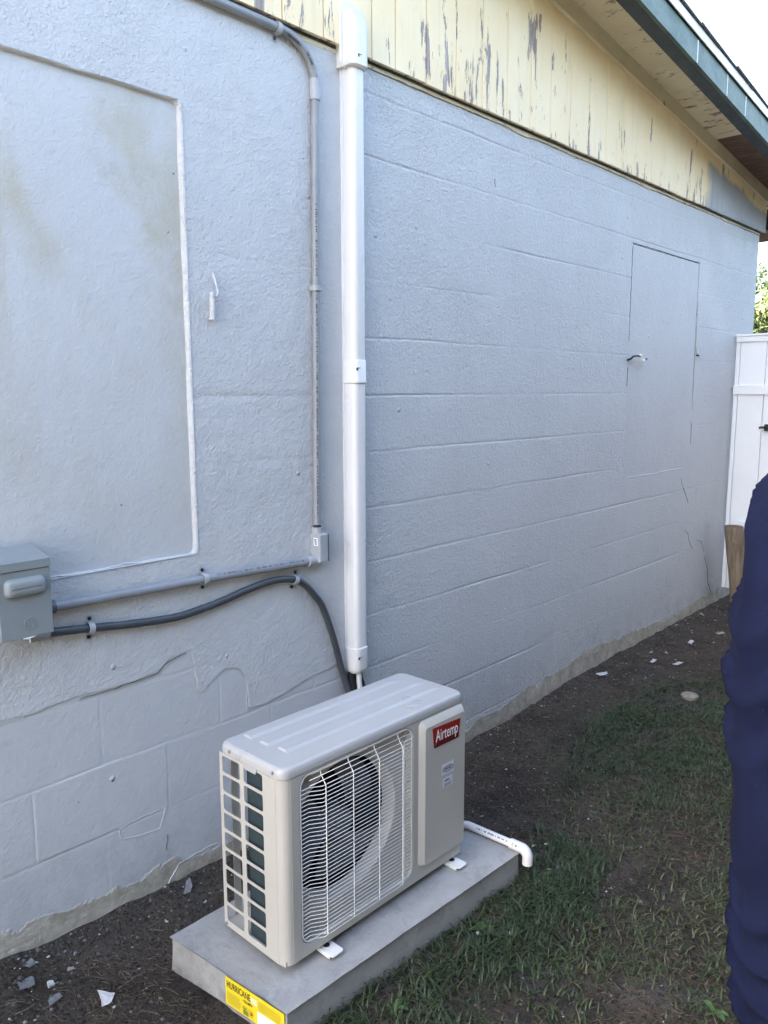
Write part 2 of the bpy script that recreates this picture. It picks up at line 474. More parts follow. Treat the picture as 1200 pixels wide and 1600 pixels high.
def concrete(name):
    t = NT(name)
    s = t.xyz()
    c = t.mix(t.mr(t.noise(5, 5, 0.65, 0.4), 0.3, 0.7), (0.255, 0.25, 0.24), (0.36, 0.355, 0.345))
    c = t.mix(t.mr(t.noise(14, 6, 0.7, 0.5), 0.52, 0.68, 0, 0.55), c, (0.19, 0.19, 0.185))
    c = t.mix(t.mr(t.noise(3.2, 5, 0.7, 0.8, t.map(t.pos(), (1, 1, 1), (4, 1, 0))), 0.54, 0.70, 0, 0.6), c, (0.44, 0.435, 0.425))
    c = t.mix(t.mr(t.voro(90), 0.10, 0.14, 0.5, 0.0), c, (0.12, 0.12, 0.115))
    # soil splashed on the lowest part
    sp = t.math('MULTIPLY', t.mr(s[2], -0.055, -0.1), t.mr(t.noise(22, 6, 0.75), 0.35, 0.65))
    c = t.mix(sp, c, (0.10, 0.085, 0.07))
    h = t.math('ADD', t.math('MULTIPLY', t.noise(35, 5, 0.7), 0.8), t.math('MULTIPLY', t.mr(t.voro(70), 0.06, 0.13), 0.5))
    return t.done(c, 0.85, t.bump(h, 0.6, 0.006), None, 0.3)
M['concrete'] = concrete('pad_concrete')

def soil():
    t = NT('soil')
    P = t.pos()
    c = t.mix(t.mr(t.noise(3.0, 6, 0.7, 0.5), 0.32, 0.68), (0.036, 0.030, 0.025), (0.105, 0.088, 0.073))
    c = t.mix(t.mr(t.noise(11, 6, 0.75, 0.5, t.map(P, (1, 1, 1), (5, 2, 0))), 0.52, 0.70, 0, 0.6), c, (0.085, 0.062, 0.046))
    c = t.mix(t.mr(t.noise(2.0, 5, 0.7, 0.7, t.map(P, (1, 1, 1), (1, 8, 0))), 0.55, 0.68, 0, 0.7), c, (0.105, 0.105, 0.112))
    c = t.mix(t.mr(t.noise(130, 4, 0.8), 0.60, 0.68, 0, 0.6), c, (0.16, 0.14, 0.115))
    c = t.mix(t.mr(t.noise(75, 5, 0.8, 0, t.map(P, (1, 1, 1), (3, 3, 3))), 0.50, 0.40, 0, 0.75), c, (0.014, 0.012, 0.011))
    h = t.math('ADD', t.noise(26, 8, 0.8, 0.3), t.math('MULTIPLY', t.noise(130, 5, 0.8), 0.35))
    return t.done(c, 0.95, t.bump(h, 0.9, 0.022), None, 0.15)
M['soil'] = soil()

def blade_mat(name, a, b, c_, rough=0.5):
    t = NT(name)
    at = t.n.new('ShaderNodeAttribute'); at.attribute_name = 'tint'
    col = t.ramp(at.outputs['Fac'], [(0.0, a), (0.6, b), (1.0, c_)])
    t.done(col, rough, None, None, 0.35)
    return t.m
M['grass'] = blade_mat('grass_blades', (0.016, 0.029, 0.011), (0.040, 0.062, 0.023), (0.125, 0.115, 0.060))
M['straw'] = blade_mat('dry_straw', (0.05, 0.037, 0.026), (0.115, 0.085, 0.058), (0.28, 0.23, 0.16), 0.8)
M['pebble'] = blade_mat('pebbles', (0.05, 0.045, 0.04), (0.19, 0.175, 0.16), (0.55, 0.52, 0.48), 0.8)
M['clod'] = blade_mat('soil_clods', (0.022, 0.020, 0.018), (0.055, 0.049, 0.044), (0.11, 0.10, 0.092), 0.95)
M['leafy'] = blade_mat('broad_leaves', (0.03, 0.065, 0.018), (0.06, 0.115, 0.03), (0.12, 0.16, 0.05))
M['treeleaf'] = blade_mat('tree_leaves', (0.016, 0.032, 0.009), (0.036, 0.06, 0.016), (0.085, 0.11, 0.03))
M['hedgeleaf'] = blade_mat('hedge_leaves', (0.012, 0.020, 0.010), (0.025, 0.036, 0.016), (0.05, 0.06, 0.025))
M['chip_white'] = simple('pale_paint_chip', (0.46, 0.46, 0.465), 0.7, var=0.25, scale=60, grime=((0.14, 0.12, 0.10), 0.55, 0.8))
M['chip_grey'] = simple('grey_paint_flake', (0.16, 0.165, 0.17), 0.7, var=0.3, scale=60, grime=((0.07, 0.06, 0.05), 0.52, 0.8))
M['chip_cream'] = simple('cream_paint_flake', (0.34, 0.30, 0.24), 0.7, var=0.3, scale=60, grime=((0.1, 0.08, 0.06), 0.55, 0.8))
M['stone'] = simple('tan_stone', (0.22, 0.195, 0.155), 0.9, var=0.25, scale=30, bump=0.5, bscale=120)
M['vinyl'] = simple('white_vinyl', (0.80, 0.81, 0.83), 0.35, 0, 0.5, 0.03, 4, grime=((0.55, 0.55, 0.53), 0.63, 0.25))
M['bark'] = simple('tree_bark', (0.12, 0.09, 0.065), 0.95, var=0.35, scale=12, bump=0.6, bscale=40)
M['house_side'] = simple('house_side_paint', WALL, 0.6, var=0.06, scale=3)
M['backing'] = simple('dark_backing', (0.03, 0.028, 0.025), 0.9)

# ================================================================ ground (structure)
GX = [-3, .7, .97, 1.41, 2.2, 2.73, 3.09, 3.6, 4.2, 5.9, 9]
GW = [0, -.008, -.036, -.052, -.09, -.105, -.10, -.075, -.06, -.055, -.06]
def ground_h(x, y, detail=True):
    w = interp(x, GX, GW)
    k = max(0.0, min(1.0, 1.0 + y / 0.30)) ** 1.5 if y < 0 else 1.0
    z = -0.095 + (w + 0.095) * k
    if detail:
        z += 0.011 * nz(x * 3.1, y * 3.1, 1.3) + 0.009 * nz(x * 9, y * 9, 4.0) + 0.008 * nz(x * 22, y * 22, 2.0) * (0.4 + abs(nz(x * 2, y * 2, 6)) * 1.6)
    return z
def make_ground():
    xs = sorted(set([-60, -40, -25, -15, -9, -6, -4, -3, -2, -1.2, -.6, -.2, .1] + [round(v, 4) for v in np.arange(.3, 6.6, .022)] + [7, 7.6, 8.5, 10, 13, 18, 26, 40, 60]))
    ys = sorted(set([-60, -40, -25, -15, -10, -7, -5, -4, -3.3, -2.8, -2.4] + [round(v, 4) for v in np.arange(-2.2, .03, .022)] + [.1, .6, 2, 5, 8, 12, 18, 26, 40, 60]))
    nx, ny = len(xs), len(ys)
    v = []
    for y in ys:
        for x in xs:
            inn = -0.3 < x < 7 and -2.6 < y < 0.05
            v.append((x, y, ground_h(x, min(y, 0), inn) if abs(x) < 12 and abs(y) < 12 else -0.095))
    f = [(j * nx + i, j * nx + i + 1, (j + 1) * nx + i + 1, (j + 1) * nx + i) for j in range(ny - 1) for i in range(nx - 1)]
    b = MB(); b.add(v, f, 0, True)
    o = b.build('ground', M['soil'], fix=False)
    tag(o, kind='structure')
make_ground()

b = MB()
b.box(-14, -1.7, -11, -.02, -.2, -.055)  # added out of view: sunlit concrete bouncing warm light onto left-facing sides
b.build('driveway', simple('pale_drive_concrete', (0.40, 0.38, 0.34), 0.9, var=0.12, scale=3, bump=0.3))
tag(bpy.data.objects['driveway'], kind='structure')

# ================================================================ house
C = 0.2032                      # block course height
XL, XR = -3.0, 6.12             # wall extent
TOPZ = 2.522
def rakez(x): return 2.92 - 0.118 * (x - 4.5)      # underside of the frieze board
house = thing('house', 'pale grey painted block house wall with peeling cream gable and green trimmed eave', 'house')

core = MB()
core.box(XL, XR - .004, .032, 5.0, -.3, 2.56)
core.prism([(XL, .0, 2.56), (XR - .004, .0, 2.56), (XR - .004, .0, rakez(XR) + .07), (XL, .0, rakez(XL) + .07)], (0, 4.9, 0))
core.build('wall', M['house_side'], house)

# ---- joint relief of the painted block wall
JW = 0.0075
def joint_depth(x, k):
    a = nz(x * 1.1, k * 7.3, 0.5) + 0.35 * nz(x * 5.0, k * 3.1, 8.5)
    m = max(0.0, min(1.0, 0.42 + 0.85 * a))
    if x < 2.02: m = 0.10 + 0.30 * m
    far = interp(x, [2, 4, 6.1], [1, .9, .25])
    return 0.0033 * m * far
def head_depth(z, x):
    base = 0.0003 if x > 2.02 else 0.0012
    return base * max(0.05, 0.6 + 0.9 * nz(z * 6, x * 3.7, 2.2))

PAN = (4.150, 5.070, 0.952, 2.210)      # far window infill
def block_mesh(x0, x1, z0, z1, k, left_j, right_j, bot_j, top_j, rough_):
    """front relief of one block and its returns"""
    w, h = x1 - x0, z1 - z0
    fx = sorted(set([0, min(.0035, w * .1), min(JW, w * .25)] + [w * q for q in (.12, .25, .37, .5, .62, .75, .87)] + [w - min(JW, w * .25), w - min(.0035, w * .1), w]))
    fz = sorted(set([0, min(.0035, h * .1), min(JW, h * .25), h * .5, h - min(JW, h * .25), h - min(.0035, h * .1), h]))
    dy = 0.0012 * nz(x0 * 3.3, z0 * 5.1, 7.7) * (0.6 if rough_ else 1.0)
    V, F = [], []
    nx_, nz_ = len(fx), len(fz)
    for jz, b in enumerate(fz):
        for ix, a in enumerate(fx):
            x, z = x0 + a, z0 + b
            d = 0.0
            zj = b if bot_j else 9; zt = (h - b) if top_j else 9
            xl = a if left_j else 9; xr = (w - a) if right_j else 9
            wob = 0.003 * nz(x * 11, z * 11, k)
            def prof(q): return max(0.0, 1.0 - q / JW) if q < JW else 0.0
            d = max(d, joint_depth(x, k) * prof(zj), joint_depth(x, k + 1) * prof(zt), head_depth(z, x0) * prof(xl), head_depth(z, x1) * prof(xr))
            edge = (a == 0 or b == 0 or abs(a - w) < 1e-9 or abs(b - h) < 1e-9)
            yy = d - (0.0 if edge else (wob * 0.25 + dy))
            if zj < .02: z += .0042 * nz(x * 2.3, k * 5.7, 1.1) + .0016 * nz(x * 9, k * 5.7, 4.1)
            elif zt < .02: z += .0042 * nz(x * 2.3, (k + 1) * 5.7, 1.1) + .0016 * nz(x * 9, (k + 1) * 5.7, 4.1)
            V.append((x, yy, z))
    for j in range(nz_ - 1):
        for i in range(nx_ - 1):
            F.append((j * nx_ + i, j * nx_ + i + 1, (j + 1) * nx_ + i + 1, (j + 1) * nx_ + i))
    b = MB(); b.add(V, F, 0, False)
    # returns to the core
    def ring(): 
        return [i for i in range(nx_)] + [j * nx_ + nx_ - 1 for j in range(1, nz_)] + [(nz_ - 1) * nx_ + i for i in range(nx_ - 2, -1, -1)] + [j * nx_ for j in range(nz_ - 2, 0, -1)]
    R = ring(); cx, cz = (x0 + x1) / 2, (z0 + z1) / 2
    n0 = len(b.v)
    for i in R:
        x, y, z = b.v[i]
        b.v.append((x + (.0012 if x < cx else -.0012), .031, z + (.0012 if z < cz else -.0012)))
    for q in range(len(R)):
        q2 = (q + 1) % len(R)
        b.f.append((R[q2], R[q], n0 + q, n0 + q2)); b.mi.append(0); b.sm.append(False)
    return b

def block_pieces():
    out = []
    def runs(k, xa, xb):
        off = 0.820 if k % 2 == 1 else 1.018
        n0 = math.floor((xa - off) / 0.4)
        x = off + n0 * 0.4
        edges = [xa]
        while x < xb:
            if x > xa + .03: edges.append(x)
            x += 0.4
        if xb - edges[-1] < .03: edges.pop()
        edges.append(xb)
        return list(zip(edges[:-1], edges[1:]))
    for k in range(-1, 13):
        z0, z1 = k * C, min((k + 1) * C, TOPZ - 0.006)
        if z1 - z0 < .02: continue
        for a, b in runs(k, 2.004, XR):
            lj, rj = a > 2.01, b < XR - .01
            p0, p1, q0, q1 = PAN
            if b <= p0 or a >= p1 or z1 <= q0 or z0 >= q1:
                out.append((a, b, z0, z1, k, lj, rj, True, True, True)); continue
            if a < p0 - .004: out.append((a, p0, z0, z1, k, lj, False, True, True, True))
            if b > p1 + .004: out.append((p1, b, z0, z1, k, False, rj, True, True, True))
            m0, m1 = max(a, p0), min(b, p1)
            if z0 < q0: out.append((m0, m1, z0, q0, k, lj and m0 > p0, rj and m1 < p1, True, False, True))
            if z1 > q1: out.append((m0, m1, q1, z1, k, lj and m0 > p0, rj and m1 < p1, False, True, True))
        if k <= 3:
            for a, b in runs(k, 0.40, 2.004):
                out.append((a, b, z0, z1, k, True, b < 2.0, True, True, False))
    return out
for (a, b, z0, z1, k, lj, rj, bj, tj, rough_) in block_pieces():
    if b - a < .012 or z1 - z0 < .012: continue
    mb = block_mesh(a, b, z0, z1, k, lj, rj, bj, tj, rough_)
    mb.build('block', M['block'] if rough_ else M['block_smooth'], house, fix=False)

# ---- stucco coat over the near part of the wall; its lower edge has broken away
BX = [-3, .70, .755, .834, .90, .974, 1.107, 1.20, 1.238, 1.29, 1.318, 1.326, 1.336, 1.343, 1.36, 1.374, 1.40, 1.436, 1.47, 1.498, 1.520, 1.526, 1.530, 1.545, 1.60, 1.667, 1.784, 1.908, 2.0]
BZ = [.622, .624, .626, .618, .628, .629, .626, .635, .661, .670, .672, .62, .57, .530, .531, .545, .562, .578, .574, .560, .53, .47, .425, .417, .417, .427, .451, .464, .47]
BOARD = (0.10, 1.352, 0.962, 2.226)
def stucco_y(x, z):
    k = z / C
    kk = round(k)
    y = -0.0032
    d = abs(z - kk * C)
    if d < .012 and z > .7:
        y += 0.0026 * (1 - d / .012) * max(0, min(1, 0.15 + 1.1 * nz(x * 1.6, kk * 3.7, 3.3)))
    y -= 0.0016 * nz(x * 7, z * 7, 5.0) + 0.0012 * nz(x * 20, z * 20, 9.0)
    return y
def make_stucco():
    xs = [-3, -2.5, -2, -1.5, -1, -.5, -.2, BOARD[0], .25, .4, .5] + [round(v, 4) for v in np.arange(.58, 1.998, .0125)] + [2.002] + list(BX[1:-1]) + [BOARD[1]]
    xs = sorted(set(xs))
    zs = sorted(set([round(v, 4) for v in np.arange(.40, 2.50, .0125)] + [k * C for k in range(2, 13)] + [BOARD[2], BOARD[3], TOPZ]))
    idx = {}; V = []; F = []
    def vid(i, z):
        key = (i, round(z, 5))
        if key not in idx:
            idx[key] = len(V); x = xs[i]
            V.append((x, stucco_y(x, z), z))
        return idx[key]
    zb = [interp(x, BX, BZ) + .004 * nz(x * 30, 3.3) for x in xs]
    for i in range(len(xs) - 1):
        for j in range(len(zs) - 1):
            a, b = zs[j], zs[j + 1]
            if xs[i] >= BOARD[0] - 1e-6 and xs[i + 1] <= BOARD[1] + 1e-6 and a >= BOARD[2] - 1e-6 and b <= BOARD[3] + 1e-6: continue
            l0, l1, h0, h1 = max(a, zb[i]), max(a, zb[i + 1]), max(b, zb[i]), max(b, zb[i + 1])
            if h0 - l0 < 1e-6 and h1 - l1 < 1e-6: continue
            q = [vid(i, l0), vid(i + 1, l1), vid(i + 1, h1), vid(i, h0)]
            u = []
            for t_ in q:
                if t_ not in u: u.append(t_)
            if len(u) >= 3: F.append(tuple(u))
    b = MB(); b.add(V, F, 0, True)
    # broken edge thickness
    for i in range(len(xs) - 1):
        p, q = (xs[i], zb[i]), (xs[i + 1], zb[i + 1])
        n0 = len(b.v)
        b.v += [(p[0], stucco_y(*p), p[1]), (q[0], stucco_y(*q), q[1]), (q[0] + .001, .004, q[1] + .002), (p[0] + .001, .004, p[1] + .002)]
        b.f.append((n0, n0 + 3, n0 + 2, n0 + 1)); b.mi.append(0); b.sm.append(False)
    # end return behind the pipe cover
    n0 = len(b.v)
    b.v += [(2.002, -.0032, .47), (2.002, .003, .47), (2.002, .003, TOPZ), (2.002, -.0032, TOPZ)]
    b.f.append((n0, n0 + 1, n0 + 2, n0 + 3)); b.mi.append(0); b.sm.append(False)
    b.build('stucco_coat', M['stucco'], house, fix=False)
make_stucco()

# recessed window infill with a sloped render reveal
def infill_left():
    x0, x1, z0, z1 = BOARD
    o = house
    b = MB(); n = 26
    ix0, ix1, iz0, iz1 = x0 + .02, x1 - .0085, z0 + .003, z1 - .004
    r = .018
    out = rrect(x0 - .002, x1 + .002, z0 - .002, z1 + .002, .012, 4)
    inn = rrect(ix0, ix1, iz0, iz1, r, 4)
    def dens(pts):
        res = []
        for p, q in zip(pts, pts[1:] + pts[:1]):
            L = math.dist(p, q); m = 30 if L > .3 else 1
            res += [(p[0] + (q[0] - p[0]) * i / m, p[1] + (q[1] - p[1]) * i / m) for i in range(m)]
        return res
    O, I = dens(out), dens(inn)
    A = [(x, -.0062, z) for x, z in O]
    Bm = [((x + u) / 2 + .0025 * nz(x * 9, z * 9), -.004 + .0015 * nz(x * 13, z * 13, 4), (z + w) / 2 + .0025 * nz(x * 9, z * 9, 7)) for (x, z), (u, w) in zip(O, I)]
    D = [(x + .003 * nz(x * 8, z * 8, 2), .0088, z + .003 * nz(x * 8, z * 8, 5)) for x, z in I]
    b.loft([A, Bm, D], 0, cap=False, smooth=False)
    b.build('reveal', M['ridge'], o, fix=False)
    p = MB(); m = 14
    V = []; F = []
    for j in range(m + 1):
        for i in range(m + 1):
            x = ix0 - .004 + (ix1 - ix0 + .008) * i / m; z = iz0 - .004 + (iz1 - iz0 + .008) * j / m
            V.append((x, .0078 + .0012 * nz(x * 2.2, z * 2.2, 1), z))
    for j in range(m):
        for i in range(m): F.append((j * (m + 1) + i, j * (m + 1) + i + 1, (j + 1) * (m + 1) + i + 1, (j + 1) * (m + 1) + i))
    p.add(V, F, 0, True)
    q = p.build('window_infill', M['infill'], o, fix=False)
    q['label'] = 'large smooth render panel filling a former window opening'
infill_left()
def infill_right():
    x0, x1, z0, z1 = PAN
    b = MB()
    b.cbox(x0 + .002, x1 - .002, .0022, .03, z0 + .002, z1 - .002, .0015)
    b.build('window_infill', M['infill_far'], house)
infill_right()

# ridges and cracks
def ribbon(name, pts, w, h, mat, wob=.004, y=-.0002, sub=6):
    P = []
    for (x, z), (u, v) in zip(pts, pts[1:]):
        n = max(2, int(math.dist((x, z), (u, v)) / .012))
        P += [(x + (u - x) * i / n, z + (v - z) * i / n) for i in range(n)]
    P.append(pts[-1])
    P = [(x + wob * nz(x * 33, z * 33, 1) + wob * .6 * nz(x * 80, z * 80, 6), z + wob * nz(x * 33, z * 33, 5) + wob * .6 * nz(x * 80, z * 80, 2)) for x, z in P]
    rings = []
    for i, (x, z) in enumerate(P):
        a = P[max(0, i - 1)]; c = P[min(len(P) - 1, i + 1)]
        tx, tz = c[0] - a[0], c[1] - a[1]; L = math.hypot(tx, tz) or 1
        nx_, nz_ = -tz / L, tx / L
        ww = w * (.55 + .75 * abs(nz(x * 17, z * 17, 3.0)) + .2 * random.random()) * (0.35 if i in (0, len(P) - 1) else 1)
        hh = h * (.5 + .8 * abs(nz(x * 21, z * 21, 8.0)))
        rings.append([(x + nx_ * ww, y + .002, z + nz_ * ww), (x, y - hh, z), (x - nx_ * ww, y + .002, z - nz_ * ww)])
    b = MB(); b.loft(rings, 0, cap=True, smooth=False)
    return b.build(name, mat, house)
for pts in ([(.933, .682), (.924, .66), (.921, .636)], [(.904, .781), (.907, .74), (.909, .719), (.925, .695)],
            [(1.326, .665), (1.330, .596), (1.340, .535)], [(1.530, .52), (1.519, .47), (1.521, .415)],
            [(1.054, .204), (1.12, .208), (1.207, .206), (1.186, .147), (1.12, .155), (1.062, .167), (1.054, .204)],
            [(1.198, -.05), (1.246, .008), (1.304, .012), (1.389, .012)],
            [(.892, .968), (1.0, .960), (1.12, .966), (1.25, .957), (1.32, .956)],
            [(4.20, .953), (4.5, .950), (4.8, .955), (5.07, .946)]):
    ribbon('ridge', pts, .0055 if pts[0][0] > 4 else .0030, .0035 if pts[0][0] > 4 else .0016, M['ridge'], y=-.004 if pts[0][1] > .9 and pts[0][0] < 2 else -.0005)
for pts, w in (([(4.96, .90), (4.975, .858), (5.05, .78), (5.097, .722)], .0035), ([(5.06, .545), (5.12, .52), (5.16, .45), (5.215, .40)], .003),
               ([(5.27, .452), (5.36, .43), (5.42, .35)], .0025), ([(5.43, .32), (5.506, .21), (5.53, .12), (5.60, .03)], .006),
               ([(4.142, 2.212), (4.5, 2.214), (4.8, 2.211), (5.07, 2.212)], .0035), ([(4.147, 2.2), (4.149, 1.9), (4.148, 1.70)], .0016), ([(4.150, 1.56), (4.147, 1.46)], .004),
               ([(5.073, 1.98), (5.074, 1.6), (5.078, 1.3)], .0026), ([(5.08, 1.24), (5.082, 1.1)], .003),
               ([(.96, .621), (1.1, .622), (1.2, .628), (1.236, .655), (1.30, .664)], .0008),
               ([(1.21, .118), (1.205, .07)], .0009), ([(2.86, 2.30), (2.865, 2.27)], .002)):
    ribbon('crack', pts, w, .0008, M['crack'], y=-.001 if pts[0][0] > 2 or pts[0][1] < .61 else -.0042)

# cream strip where the gable meets the wall
b = MB()
n = 240
rings = []
for i in range(n + 1):
    x = XL + (XR - .01 - XL) * i / n
    lo = TOPZ - .004 - .014 * max(0, nz(x * 4.1, 2.0)) - .004 * nz(x * 17, 5)
    rings.append([(x, -.0050, lo), (x, -.0050, TOPZ + .007), (x, .02, TOPZ + .007), (x, .02, lo)])
b.loft(rings, 0, True, False)
b.build('sill_trim', M['sill_trim'], house)

# gable planks
edges = [1.705, 1.875, 2.096, 2.215, 2.382, 2.559, 2.728, 2.901, 3.078, 3.238, 3.409, 3.581, 3.757, 3.935, 4.096, 4.273, 4.436, 4.609, 4.79]
while edges[-1] < 6.0: edges.append(edges[-1] + .172)
edges[-1] = 6.16
while edges[0] > XL: edges.insert(0, edges[0] - .172)
bk = MB(); bk.prism([(XL, -.008, TOPZ + .02), (6.14, -.008, TOPZ + .02), (6.14, -.008, rakez(6.14) + .05), (XL, -.008, rakez(XL) + .05)], (0, .006, 0))
bk.build('gable_backing', M['backing'], house)
for i in range(len(edges) - 1):
    x0, x1 = edges[i] + .0022, edges[i + 1] - .0022
    dz = .004 * nz(i * 1.7, 2.2); dy = .0015 * nz(i * 2.3, 9.1)
    zb_ = TOPZ + .013 + dz
    y0 = -.028 + dy
    pl = MB()
    V = []
    bev = .0025
    for (xx, yy) in ((x0, y0 + bev), (x0 + bev, y0), (x1 - bev, y0), (x1, y0 + bev), (x1, -.010), (x0, -.010)):
        V.append((xx, yy))
    lo = [(x, y, zb_ + (.002 if y > y0 + .001 else 0)) for x, y in V]; hi = [(x, y, rakez(x) + .03) for x, y in V]
    pl.loft([lo, hi], 0, True, False)
    pl.build('plank', M['gable'], house)

# frieze board along the rake
def rake_bar(name, mat, x0, x1, y0, y1, dz0, dz1, n=1, wob=0.0, parent=house):
    b = MB(); rings = []
    for i in range(n + 1):
        x = x0 + (x1 - x0) * i / n
        w = wob * nz(x * 3, dz0 * 50)
        rings.append([(x, y0, rakez(x) + dz0 + w), (x, y1, rakez(x) + dz0 + w), (x, y1, rakez(x) + dz1 + w), (x, y0, rakez(x) + dz1 + w)])
    b.loft(rings, 0, True, False)
    return b.build(name, mat, parent)
rake_bar('frieze_board', M['frieze'], XL, 6.5, -.048, -.0295, 0.0, .082, 40, .003)

# soffit boards run across the overhang
OVI, OVO = -.262, -.345
xb = XL
sb = 0
while xb < 6.45:
    w = .142
    x0, x1 = xb + .0012, min(xb + w, 6.5) - .0012
    brown = x0 > 4.98
    dz = .075 + .0016 * nz(xb * 7.1, 3.0) + (.004 if brown else 0)
    b = MB()
    y0 = -.040 if brown else -.028
    V = []
    for (yy) in (OVI + .002, y0):
        V.append([(x0, yy, rakez(x0) + dz), (x1, yy, rakez(x1) + dz), (x1, yy, rakez(x1) + dz + .018), (x0, yy, rakez(x0) + dz + .018)])
    b.loft(V, 0, True, False)
    o = b.build('soffit_board', M['bare_wood'] if brown else M['soffit'], house)
    if brown and sb == 0:
        o['label'] = 'bare brown unpainted soffit board'; sb = 1
    xb += w
rake_bar('nailer', M['pale_wood'], 4.66, 6.5, OVI + .003, OVI + .022, .026, .074)
# green rake fascia in lengths with pale caulked joints
cuts = [XL, -.6, 2.05, 4.02, 4.42, 4.70, 6.02, 6.56]
for i in range(len(cuts) - 1):
    rake_bar('fascia_board', M['fascia'], cuts[i] + .002, cuts[i + 1] - .002, OVO + .001 * nz(i * 1.3), OVO + .019, .0, .107)
rake_bar('rake_board', M['dark_green'], XL, 6.55, OVO + .0195, OVI, -.001, .106)  # unlit underside of the fascia, its shade put into the colour
for x in (4.02, 4.42, 4.70):
    b = MB(); b.box(x - .005, x + .005, OVO - .0015, OVO + .004, rakez(x) + .004, rakez(x) + .103)
    b.build('fascia_joint', M['seam_white'], house)
# white drip edge, shingles and roof deck
b = MB(); rings = []
for i in range(41):
    x = XL + (6.58 - XL) * i / 40
    z = rakez(x) + .107
    rings.append([(x, OVO - .012, z + .004), (x, OVO - .008, z + .052), (x, OVO + .06, z + .054), (x, OVO + .06, z + .046), (x, OVO - .003, z + .044), (x, OVO - .006, z + .004)])
b.loft(rings, 0, True, False)
b.build('drip_edge', M['white_metal'], house)
x = XL
while x < 6.55:
    w = .23 + .05 * random.random()
    x1 = min(x + w, 6.62)
    b = MB(); z0 = rakez(x) + .164; z1 = rakez(x1) + .160
    o_ = -.014 - .008 * random.random()
    lift = .004 * random.random()
    b.add([(x, OVO + o_, z0 + lift), (x1 + .02, OVO + o_, z1 - .002), (x1 + .02, 0.5, z1 - .002), (x, 0.5, z0 + lift),
           (x, OVO + o_, z0 + .010 + lift), (x1 + .02, OVO + o_, z1 + .004), (x1 + .02, 0.5, z1 + .004), (x, 0.5, z0 + .010 + lift)],
          [(0, 3, 2, 1), (4, 5, 6, 7), (0, 1, 5, 4), (1, 2, 6, 5), (2, 3, 7, 6), (3, 0, 4, 7)])
    b.build('shingle', M['shingle'], house)
    x = x1
b = MB()
b.prism([(XL, OVO + .01, rakez(XL) + .11), (6.56, OVO + .01, rakez(6.56) + .11), (6.56, OVO + .01, rakez(6.56) + .155), (XL, OVO + .01, rakez(XL) + .155)], (0, 5.4, 0))
b.build('roof', M['shingle'], house)
b = MB(); b.box(6.135, 6.52, -.026, 4.9, 2.535, 2.56)
b.build('eave_board', M['bare_wood'], house)
b = MB(); b.box(6.52, 6.55, OVI + .002, 4.9, 2.60, 2.775)
b.build('eave_fascia', M['fascia'], house)

# ================================================================ concrete pad
pad = thing('concrete_pad', 'grey concrete equipment pad with yellow label, set in the soil', 'concrete pad')
PB = dict(FL=(1.084, -.690), FR=(2.003, -.731), BR=(1.985, -.268), BL=(1.050, -.266))
def pad_mesh():
    b = MB()
    def ring(z, g, n=26):
        c = [PB['FL'], PB['FR'], PB['BR'], PB['BL']]
        cx = sum(p[0] for p in c) / 4; cy = sum(p[1] for p in c) / 4
        c = [(p[0] + math.copysign(g, p[0] - cx), p[1] + math.copysign(g, p[1] - cy)) for p in c]
        out = []
        for p, q in zip(c, c[1:] + c[:1]):
            for i in range(n):
                t = i / n
                x, y = p[0] + (q[0] - p[0]) * t, p[1] + (q[1] - p[1]) * t
                e = .0030 * nz(x * 14, y * 14, z * 20) + .0015 * nz(x * 50, y * 50, z * 40)
                chip = max(0, nz(x * 26, y * 26, 3.3) - .30) * .028 if -.02 < z else 0
                out.append((x - math.copysign(e + chip, x - cx) * (abs(x - cx) > .35), y - math.copysign(e + chip, y - cy) * (abs(y - cy) > .15), z - chip * .6))
        return out
    b.loft([ring(-.16, .006), ring(-.10, .005), ring(-.05, .003), ring(-.008, .001), ring(-.002, -.002), ring(0, -.007)], 0, True, True)
    return b.build('slab', M['concrete'], pad)
slab = pad_mesh()
